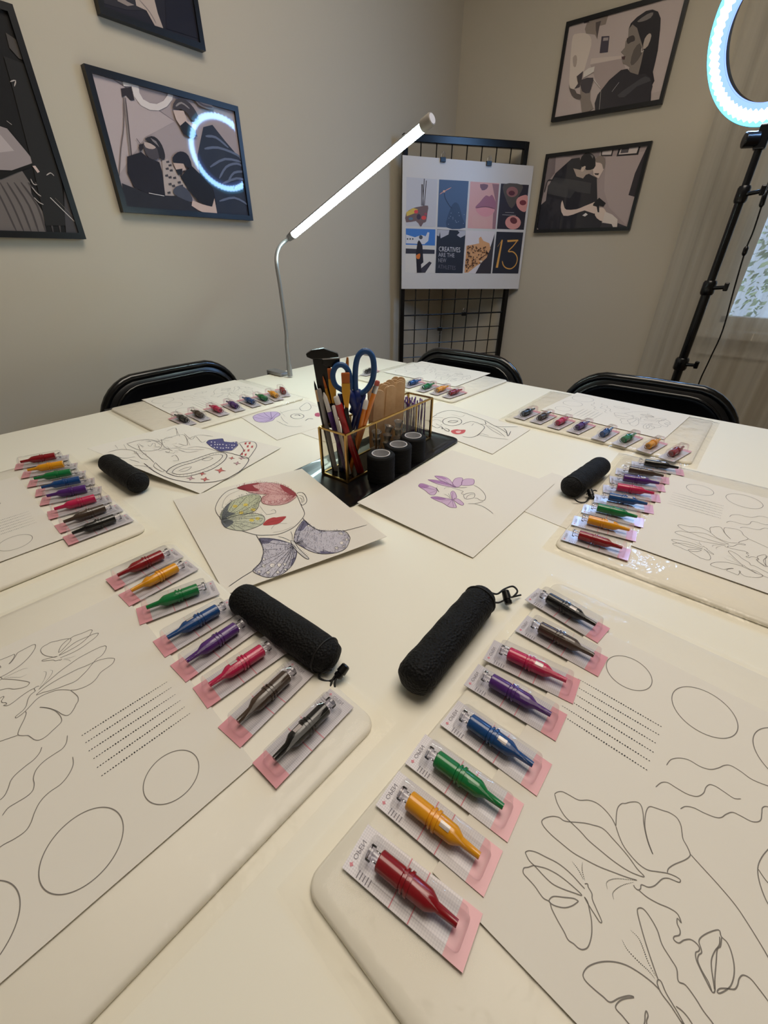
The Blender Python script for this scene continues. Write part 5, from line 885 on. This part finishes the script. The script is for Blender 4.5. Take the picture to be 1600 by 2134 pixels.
pouch('black mesh pouch with cord toggle beside the lower-right cartridge row', (852, 1428), (1010, 1238), dict(paths=[[(1015, 1232, 0.768), (1035, 1238, 0.766), (1050, 1228, 0.765), (1068, 1222, 0.764), (1078, 1232, 0.762), (1070, 1243, 0.760)], [(1018, 1252, 0.762), (1038, 1256, 0.76), (1055, 1248, 0.76), (1068, 1244, 0.757), (1085, 1240, 0.754)]], toggle=[(1052, 1230, 0.766), (1060, 1260, 0.757)]))
pouch('black mesh pouch with cord toggle beside the lower-left cartridge row', (496, 1240), (696, 1378), dict(paths=[[(690, 1395, 0.768), (672, 1400, 0.762), (665, 1412, 0.757), (685, 1420, 0.755), (705, 1408, 0.757)], [(705, 1400, 0.76), (692, 1418, 0.757), (688, 1436, 0.754)], [(708, 1402, 0.76), (698, 1420, 0.757), (698, 1438, 0.754)]], toggle=[(722, 1386, 0.764), (702, 1412, 0.757)]))
pouch('black mesh pouch lying beside the right-hand cartridge row', (1255, 968), (1184, 1019), dict(paths=[[(1195, 1038, 0.76), (1205, 1046, 0.754), (1220, 1046, 0.752), (1228, 1034, 0.756)], [(1222, 1030, 0.758), (1238, 1022, 0.757), (1246, 1026, 0.754)]], toggle=[(1228, 1020, 0.766), (1234, 1040, 0.756)]))
pouch('black mesh pouch under the edge of the star sketch', (222, 962), (294, 1010))
# ------------------------------------------------------------------ tray, holder, rolls
M_tray = mat('black_tray', (12, 12, 15), 0.28, coat=0.3)
tx0, tx1, ty0, ty1 = -0.552, -0.386, 0.40, 0.762
def tr_ring(g, z, r): return [(x, y, z) for x, y in [((tx0+tx1)/2+px_, (ty0+ty1)/2+py_) for px_, py_ in [(x_, y_) for x_, y_ in [(q[0], q[1]) for q in rrect((tx1-tx0)/2-g, -(ty1-ty0)/2+g, (ty1-ty0)/2-g, r, 6)]]]]
t = thing('serving_tray', 'flat black tray under the pen holder', 'tray', ((tx0+tx1)/2, (ty0+ty1)/2, TZ+0.0012))
b = MB(); b.rings([tr_ring(0.006, TZ+0.0013, 0.016), tr_ring(0.0, TZ+0.0035, 0.02), tr_ring(0.0005, TZ+0.0050, 0.02), tr_ring(0.010, TZ+0.0050, 0.014), tr_ring(0.0125, TZ+0.0034, 0.012), tr_ring(0.020, TZ+0.0032, 0.010), tr_ring(0.0215, TZ+0.0024, 0.009)]); b.obj('tray_body', M_tray, t, smooth=True, auto=35)
ZT = TZ+0.0026
M_brass = mat('brass', (184, 150, 88), 0.3, metal=1.0); M_smoke = film('smoky_glass', tint=(228, 223, 214), gloss=0.0, rough=0.02)
hx0, hx1, hy0, hy1, hz0, hz1 = -0.5035, -0.4435, 0.466, 0.728, ZT+0.0005, 0.8405
hold = thing('pen_holder', 'brass-edged smoked glass holder with compartments for pens and sticks', 'holder', ((hx0+hx1)/2, (hy0+hy1)/2, ZT))
for z in (hz0+0.0015, hz1):
    for a, b_ in (((hx0, hy0), (hx1, hy0)), ((hx1, hy0), (hx1, hy1)), ((hx1, hy1), (hx0, hy1)), ((hx0, hy1), (hx0, hy0))): MB().bar((*a, z), (*b_, z), 0.003, 0.003).obj('brass_edge', M_brass, hold)
for x in (hx0, hx1):
    for y in (hy0, hy1): MB().box((x, y, (hz0+hz1)/2), (0.004, 0.004, hz1-hz0)).obj('brass_post', M_brass, hold)
DY = (0.545, 0.672)
def quad_y(y): b = MB(); b.face([(hx0, y, hz0), (hx1, y, hz0), (hx1, y, hz1), (hx0, y, hz1)]); return b
def quad_x(x): b = MB(); b.face([(x, hy0, hz0), (x, hy1, hz0), (x, hy1, hz1), (x, hy0, hz1)]); return b
for y in DY:
    for x in (hx0, hx1): MB().box((x, y, (hz0+hz1)/2), (0.002, 0.002, hz1-hz0)).obj('brass_post', M_brass, hold)
    quad_y(y).obj('divider', M_smoke, hold)
for y in (hy0, hy1): quad_y(y).obj('end_pane', M_smoke, hold)
for x in (hx0, hx1): quad_x(x).obj('side_pane', M_smoke, hold)
MB().box(((hx0+hx1)/2, (hy0+hy1)/2, hz0+0.001), (hx1-hx0-0.002, hy1-hy0-0.002, 0.0016)).obj('base_mirror', mat('dark_mirror', (60, 54, 46), 0.1, metal=0.8), hold)
M_wrap = mat('cohesive_wrap', (17, 17, 18), 0.75, spec=0.25, bump=(420, 0.6, 0.001, 'noise')); M_core = mat('white_core', (214, 212, 212), 0.6)
wr = MB(); H_ = 0.0495; prof = [(0, 0.0156), (0.0002, 0.0215), (0.002, 0.0232)]; nr = 20
for k in range(nr): z = 0.002+(H_-0.004)*k/nr; prof += [(z+0.0004, 0.0239+0.0002*math.sin(k*2.1)), (z+0.0016, 0.0239+0.0002*math.sin(k*2.1)), (z+0.0020, 0.0228)]
prof += [(H_-0.0012, 0.0228), (H_-0.0002, 0.0215), (H_, 0.0165), (H_-0.001, 0.0156)]
wr.lathe((0, 0, 0), (0, 0, 1), prof, 40, cap=False); ME_wrap = wr.mesh('wrap', M_wrap, smooth=True)
cr = MB(); cr.lathe((0, 0, 0.0002), (0, 0, 1), [(0, 0.0158), (H_+0.0004, 0.0158), (H_+0.0004, 0.0144), (0.002, 0.0144), (0.002, 0.0001)], 32, cap=False); ME_core = cr.mesh('core', M_core, smooth=True); ME_core.set_sharp_from_angle(angle=rad(40))
for (x, y), lab in (((-0.4075, 0.513), 'roll of black cohesive wrap nearest the viewer on the tray'), ((-0.4075, 0.5635), 'middle roll of black cohesive wrap on the tray'), ((-0.411, 0.6145), 'rearmost roll of black cohesive wrap on the tray')):
    t = thing('wrap_roll', lab, 'tape roll', (x, y, ZT), random.random(), 'rolls of black wrap'); add(t, 'wrap', ME_wrap); add(t, 'core', ME_core)
# ------------------------------------------------------------------ things in the holder
HN = Vector((0.67, -0.74, 0)).normalized(); HP = Vector((-0.4735, 0.505, 0))
def hp(cx, cy, off=0.0): return at_plane(620+cx/5, 700+cy/5, HP+HN*off, HN)
def bottom(p, q, z=None):
    """extend from top p through q down to the holder floor, kept inside the pen compartment"""
    z = z or hz0+0.003; d = q-p; e = p+d*((z-p.z)/d.z); e.x = min(max(e.x, hx0+0.007), hx1-0.007); e.y = min(max(e.y, hy0+0.007), DY[0]-0.007); return e
M_wood = mat('birch', (230, 196, 154), 0.65, mott=(60, (216, 178, 134), 0.35, 0.7)); M_gold = mat('gold_ferrule', (214, 158, 60), 0.3, metal=0.7); M_brist = mat('orange_bristle', (176, 92, 34), 0.6); M_navy = mat('navy_plastic', (22, 30, 84), 0.3, coat=0.3); M_white = mat('white_plastic', (222, 218, 214), 0.35); M_redp = mat('red_plastic', (178, 18, 30), 0.3, coat=0.4); M_org = mat('orange_paint', (226, 130, 32), 0.35, coat=0.3); M_purp = mat('purple_plastic', (86, 48, 128), 0.4); M_grey = mat('grey_plastic', (150, 148, 146), 0.4); M_handle = mat('brush_handle', (200, 120, 44), 0.35, coat=0.4); M_eras = mat('eraser_pink', (176, 84, 74), 0.7); M_silv = mat('silver', (190, 190, 192), 0.3, metal=1.0)
def rod(name, label, cat, segs, off=0.0, base_z=None):
    """segs: list of (part name, material, [(crop x, crop y, radius)...]) top to bottom; the last point runs on to the holder floor"""
    first = segs[0][2][0]; last = segs[-1][2][-1]; P0 = hp(first[0], first[1], off); P1 = hp(last[0], last[1], off); Bt = bottom(P0, P1, base_z); ax = (Bt-P0); Lt = ax.length; ax.normalize()
    t = thing(name, label, cat, Bt); total = P0.z-P1.z
    for si, (nm, m, pts) in enumerate(segs):
        pr = []
        for x, y, r in pts:
            p = hp(x, y, off); s = (P0.z-p.z)/(P0.z-P1.z)*(P0.z-P1.z)/max(1e-6, -ax.z); pr.append((s, r))
        if si == len(segs)-1: pr.append((Lt, pr[-1][1]))
        MB().lathe(P0, ax, pr, 12).obj(nm, m, t, smooth=True, auto=35)
    return t, P0, ax
rod('graphite_brush', 'thin dark-tipped brush with wooden neck at the left of the holder', 'brush', [('tip', M_blkm, [(172, 468, 0.0003), (180, 510, 0.0017), (190, 560, 0.0022)]), ('wooden_neck', M_wood, [(190, 560, 0.0024), (215, 680, 0.0028)]), ('handle', M_blkm, [(215, 682, 0.0028), (260, 920, 0.003)])], -0.006)
rod('clear_pen', 'clear grey barrelled pen at the left of the holder', 'pen', [('barrel', M_grey, [(222, 552, 0.003), (226, 575, 0.0038), (290, 880, 0.0038)])], 0.004)
rod('silver_pencil', 'white-tipped purple mechanical pencil in the holder', 'pencil', [('tip', M_white, [(272, 590, 0.001), (290, 640, 0.0035), (318, 788, 0.0038)]), ('barrel', M_purp, [(318, 790, 0.004), (380, 960, 0.004)])], 0.010)
rod('round_brush', 'slim round brush with orange bristles and gold ferrule in the holder', 'brush', [('bristles', M_brist, [(262, 420, 0.0004), (275, 480, 0.0018), (290, 545, 0.0022)]), ('ferrule', M_gold, [(290, 545, 0.0024), (340, 700, 0.0032)]), ('handle', M_blkm, [(340, 702, 0.0032), (400, 940, 0.0028)])], 0.0)
rod('orange_stick', 'orange tapered brush handle standing behind the scissors', 'brush', [('handle', M_handle, [(520, 222, 0.0016), (524, 280, 0.0026), (520, 372, 0.0034), (510, 600, 0.003)])], -0.012)
rod('navy_pen', 'navy blue capped pen in the holder', 'pen', [('cap', M_navy, [(445, 598, 0.0042), (447, 604, 0.0046), (455, 720, 0.0046)]), ('barrel', M_blkm, [(455, 722, 0.0042), (480, 940, 0.0042)])], 0.006)
rod('red_marker', 'red marker with white cap leaning in the holder', 'marker', [('cap', M_white, [(398, 632, 0.0040), (402, 640, 0.0046), (425, 712, 0.0048)]), ('barrel', M_redp, [(425, 713, 0.0066), (520, 985, 0.0066)])], 0.016)
rod('white_pen', 'white slim pen beside the red marker', 'pen', [('barrel', M_white, [(372, 725, 0.0022), (376, 735, 0.0032), (430, 965, 0.0032)])], 0.019)
rod('blue_pen', 'dark blue pen with clip leaning beside the yellow pencil', 'pen', [('barrel', M_navy, [(640, 690, 0.0030), (636, 705, 0.0042), (580, 930, 0.0042)])], 0.006)
rod('blue_marker', 'bright blue marker leaning right behind the yellow pencil', 'marker', [('barrel', mat('blue_plastic', (24, 52, 128), 0.3, coat=0.3), [(690, 600, 0.0034), (686, 612, 0.0044), (620, 940, 0.0044)])], 0.0)
rod('black_liner', 'black fine liner pen with silver clip in the holder', 'pen', [('barrel', M_blkm, [(500, 760, 0.003), (505, 775, 0.0036), (560, 975, 0.0036)])], 0.018)
rod('eraser_pencil', 'orange pencil with pink eraser leaning to the right of the holder', 'pencil', [('eraser', M_eras, [(836, 468, 0.0030), (832, 480, 0.0042), (822, 515, 0.0042)]), ('ferrule', M_silv, [(822, 515, 0.0044), (800, 595, 0.0044)]), ('barrel', M_org, [(800, 596, 0.0042), (690, 930, 0.0042)])], 0.008)
rod('yellow_pencil', 'yellow mechanical pencil with a clear cap in the holder', 'pencil', [('cap', M_white, [(718, 668, 0.0030), (716, 680, 0.0042), (700, 760, 0.0042)]), ('barrel', M_org, [(700, 760, 0.0036), (655, 940, 0.0036)]), ], 0.014)
def flat_brush(label, cx, top, bw_, b1, f1, off, dx):
    P0 = hp(cx, top, off); Bt = bottom(P0, hp(cx+dx, 900, off)); t = thing('flat_brush', label, 'brush', Bt, 0, 'flat orange brushes'); ax = (Bt-P0).normalized(); side = Vector((0.74, 0.67, 0)); th = HN
    def sl_(y): return (P0.z-hp(cx, y, off).z)/-ax.z
    def rect(s, w, d_): c = P0+ax*s; return [c-side*w-th*d_, c+side*w-th*d_, c+side*w+th*d_, c-side*w+th*d_]
    w = bw_
    b = MB(); b.rings([rect(0.0, w*0.92, 0.0012), rect(0.002, w, 0.0018), rect(sl_(b1), w*0.95, 0.0028)]); b.obj('bristles', M_brist, t, bevel=0.0006)
    b = MB(); b.rings([rect(sl_(b1), w, 0.003), rect(sl_(b1)+(sl_(f1)-sl_(b1))*0.35, w, 0.0032), rect(sl_(f1)*0.96, 0.0034, 0.0034), rect(sl_(f1), 0.0032, 0.0032)]); b.obj('ferrule', M_gold, t, bevel=0.0008)
    MB().lathe(P0, ax, [(sl_(f1)-0.001, 0.003), (sl_(f1)+0.02, 0.0042), ((Bt-P0).length, 0.003)], 12).obj('handle', M_blkm, t, smooth=True)
flat_brush('wide flat brush with orange bristles between the scissor handles', 498, 382, 0.0068, 490, 750, 0.012, 18)
flat_brush('flat brush with worn bristles tucked behind the small scissor handle', 345, 338, 0.0058, 445, 700, 0.0, 55)
# scissors
sc = thing('scissors', 'scissors with blue loop handles standing in the holder', 'scissors', bottom(hp(640, 620), hp(590, 930))); M_scis = mat('blue_grip', (26, 70, 124), 0.45)
big = [(590, 640), (582, 540), (584, 420), (592, 300), (620, 205), (670, 155), (725, 150), (775, 195), (800, 280), (802, 380), (785, 470), (740, 550), (700, 590), (660, 598), (630, 575), (622, 540), (636, 470), (630, 390)]
loopb = [(605, 560), (600, 440), (606, 310), (630, 215), (680, 162), (735, 165), (778, 215), (795, 310), (790, 410), (765, 495), (715, 565), (665, 595), (625, 590)]
MB().tube(smooth_line([hp(x, y, 0.002) for x, y in loopb], 4, True), 0.0047, 10, closed=True).obj('large_loop', M_scis, sc, smooth=True)
loops = [(550, 470), (535, 380), (490, 315), (440, 300), (395, 325), (368, 390), (372, 460), (400, 520), (450, 555), (500, 580), (545, 560)]
MB().tube(smooth_line([hp(x, y, 0.006) for x, y in loops], 4, True), 0.0044, 10, closed=True).obj('small_loop', M_scis, sc, smooth=True)
for nm, pts, off in (('grip_shank', [(620, 560), (625, 640), (605, 720), (560, 800)], 0.002), ('grip_shank', [(530, 560), (560, 640), (590, 720), (600, 820)], 0.006)):
    MB().tube([hp(x, y, off) for x, y in pts], [0.006, 0.0075, 0.0065, 0.005], 10).obj(nm, mat('dark_blue_grip', (20, 38, 104), 0.4), sc, smooth=True)
for pts, off in (([(572, 780), (592, 790), (590, 1180), (582, 1220)], 0.002), ([(588, 790), (606, 800), (604, 1180), (598, 1220)], 0.004)):
    b = MB(); b.prism([hp(x, y, off) for x, y in pts], HN*0.0015); b.obj('blade', M_silv, sc)
# caliper
ca = thing('sliding_caliper', 'black plastic sliding caliper standing tall in the holder', 'caliper', bottom(hp(220, 300, -0.006), hp(330, 900, -0.006)))
MB().prism([hp(x, y, -0.008) for x, y in ((155, 240), (330, 250), (360, 420), (440, 960), (330, 960), (210, 560))], -HN*0.005).obj('beam', M_blk, ca, bevel=0.0008)
MB().prism([hp(x, y, -0.006) for x, y in ((85, 190), (140, 152), (270, 132), (415, 185), (428, 222), (270, 240), (150, 245), (95, 222))], -HN*0.010).obj('fixed_jaw', M_blk, ca, bevel=0.001)
MB().prism([hp(x, y, -0.005) for x, y in ((262, 245), (438, 238), (440, 285), (360, 330), (300, 320), (258, 300))], -HN*0.012).obj('sliding_jaw', M_blk, ca, bevel=0.001)
MB().prism([hp(x, y, -0.0045) for x, y in ((258, 238), (435, 230), (436, 240), (262, 250))], -HN*0.002).obj('scale_edge', M_grey, ca)
# craft sticks
sk = MB(); pl = []; hw_, Ls = 0.0090, 0.128
for k in range(9): a = math.pi*k/8; pl.append((hw_*math.cos(a), Ls-hw_+hw_*math.sin(a)))
for k in range(9): a = math.pi+math.pi*k/8; pl.append((hw_*math.cos(a), hw_+hw_*math.sin(a)))
sk.prism([(x, -0.0008, z) for x, z in pl], (0, 0.0016, 0)); ME_stick = sk.mesh('craft_stick', M_wood)
random.seed(5)
for k in range(18):
    o = bpy.data.objects.new('craft_stick', ME_stick); COL.objects.link(o); bun, lay = k // 6, k % 6
    c = Vector((-0.4745, 0.580, 0))+Vector((0.0, 0.0335, 0))*bun+HN*(0.0105-0.0041*lay)+Vector((0.74, 0.67, 0))*random.uniform(-0.0015, 0.0015)
    o.location = (c.x, c.y, hz0+0.0022+random.uniform(0, 0.005)+0.0012*lay); o.rotation_euler = (random.uniform(-0.012, 0.012), random.uniform(-0.05, 0.07), rad(42)+random.uniform(-0.05, 0.05))
    tag(o, 'pale wooden craft stick standing in the bunch in the holder', 'craft stick', 'craft sticks in the holder')
# lilac swabs
sw = MB(); sw.lathe((0, 0, 0), (0, 0, 1), [(0, 0.0009), (0.076, 0.0009), (0.077, 0.0014), (0.081, 0.0015), (0.083, 0.0008)], 8); ME_swab = sw.mesh('swab', mat('violet_plastic', (112, 70, 156), 0.4), smooth=True)
for k in range(30):
    o = bpy.data.objects.new('micro_swab', ME_swab); COL.objects.link(o)
    o.location = (hx0+0.006+0.0096*(k % 6)+random.uniform(-0.0015, 0.0015), DY[1]+0.006+0.0098*(k//6)+random.uniform(-0.0015, 0.0015), hz0+0.002); o.rotation_euler = (random.uniform(-0.05, 0.05), random.uniform(-0.05, 0.05), 0)
    tag(o, 'thin violet swab standing in the end compartment of the holder', 'swab', 'violet swabs in the holder')
# clear ink cups
ic = MB(); ic.lathe((0, 0, 0), (0, 0, 1), [(0, 0.004), (0.0002, 0.0055), (0.012, 0.0075), (0.0125, 0.009), (0.013, 0.009), (0.0128, 0.0072), (0.001, 0.005)], 16, cap=False); ME_cup = ic.mesh('ink_cup', film('clear_cup', tint=(232, 232, 232), gloss=0.06, rough=0.1, haze=0.18), smooth=True)
for k in range(12):
    o = bpy.data.objects.new('ink_cup', ME_cup); COL.objects.link(o); lay = k//4
    o.location = (-0.4525, DY[0]+0.0115+0.0335*(k % 3)+random.uniform(-0.0015, 0.0015), hz0+0.003+(k//3)*0.0165+random.uniform(0, 0.001)); o.rotation_euler = (random.uniform(-0.25, 0.25), random.uniform(-0.25, 0.25), random.random()*6)
    tag(o, 'small clear plastic ink cup piled in the holder', 'cup', 'clear ink cups in the holder')
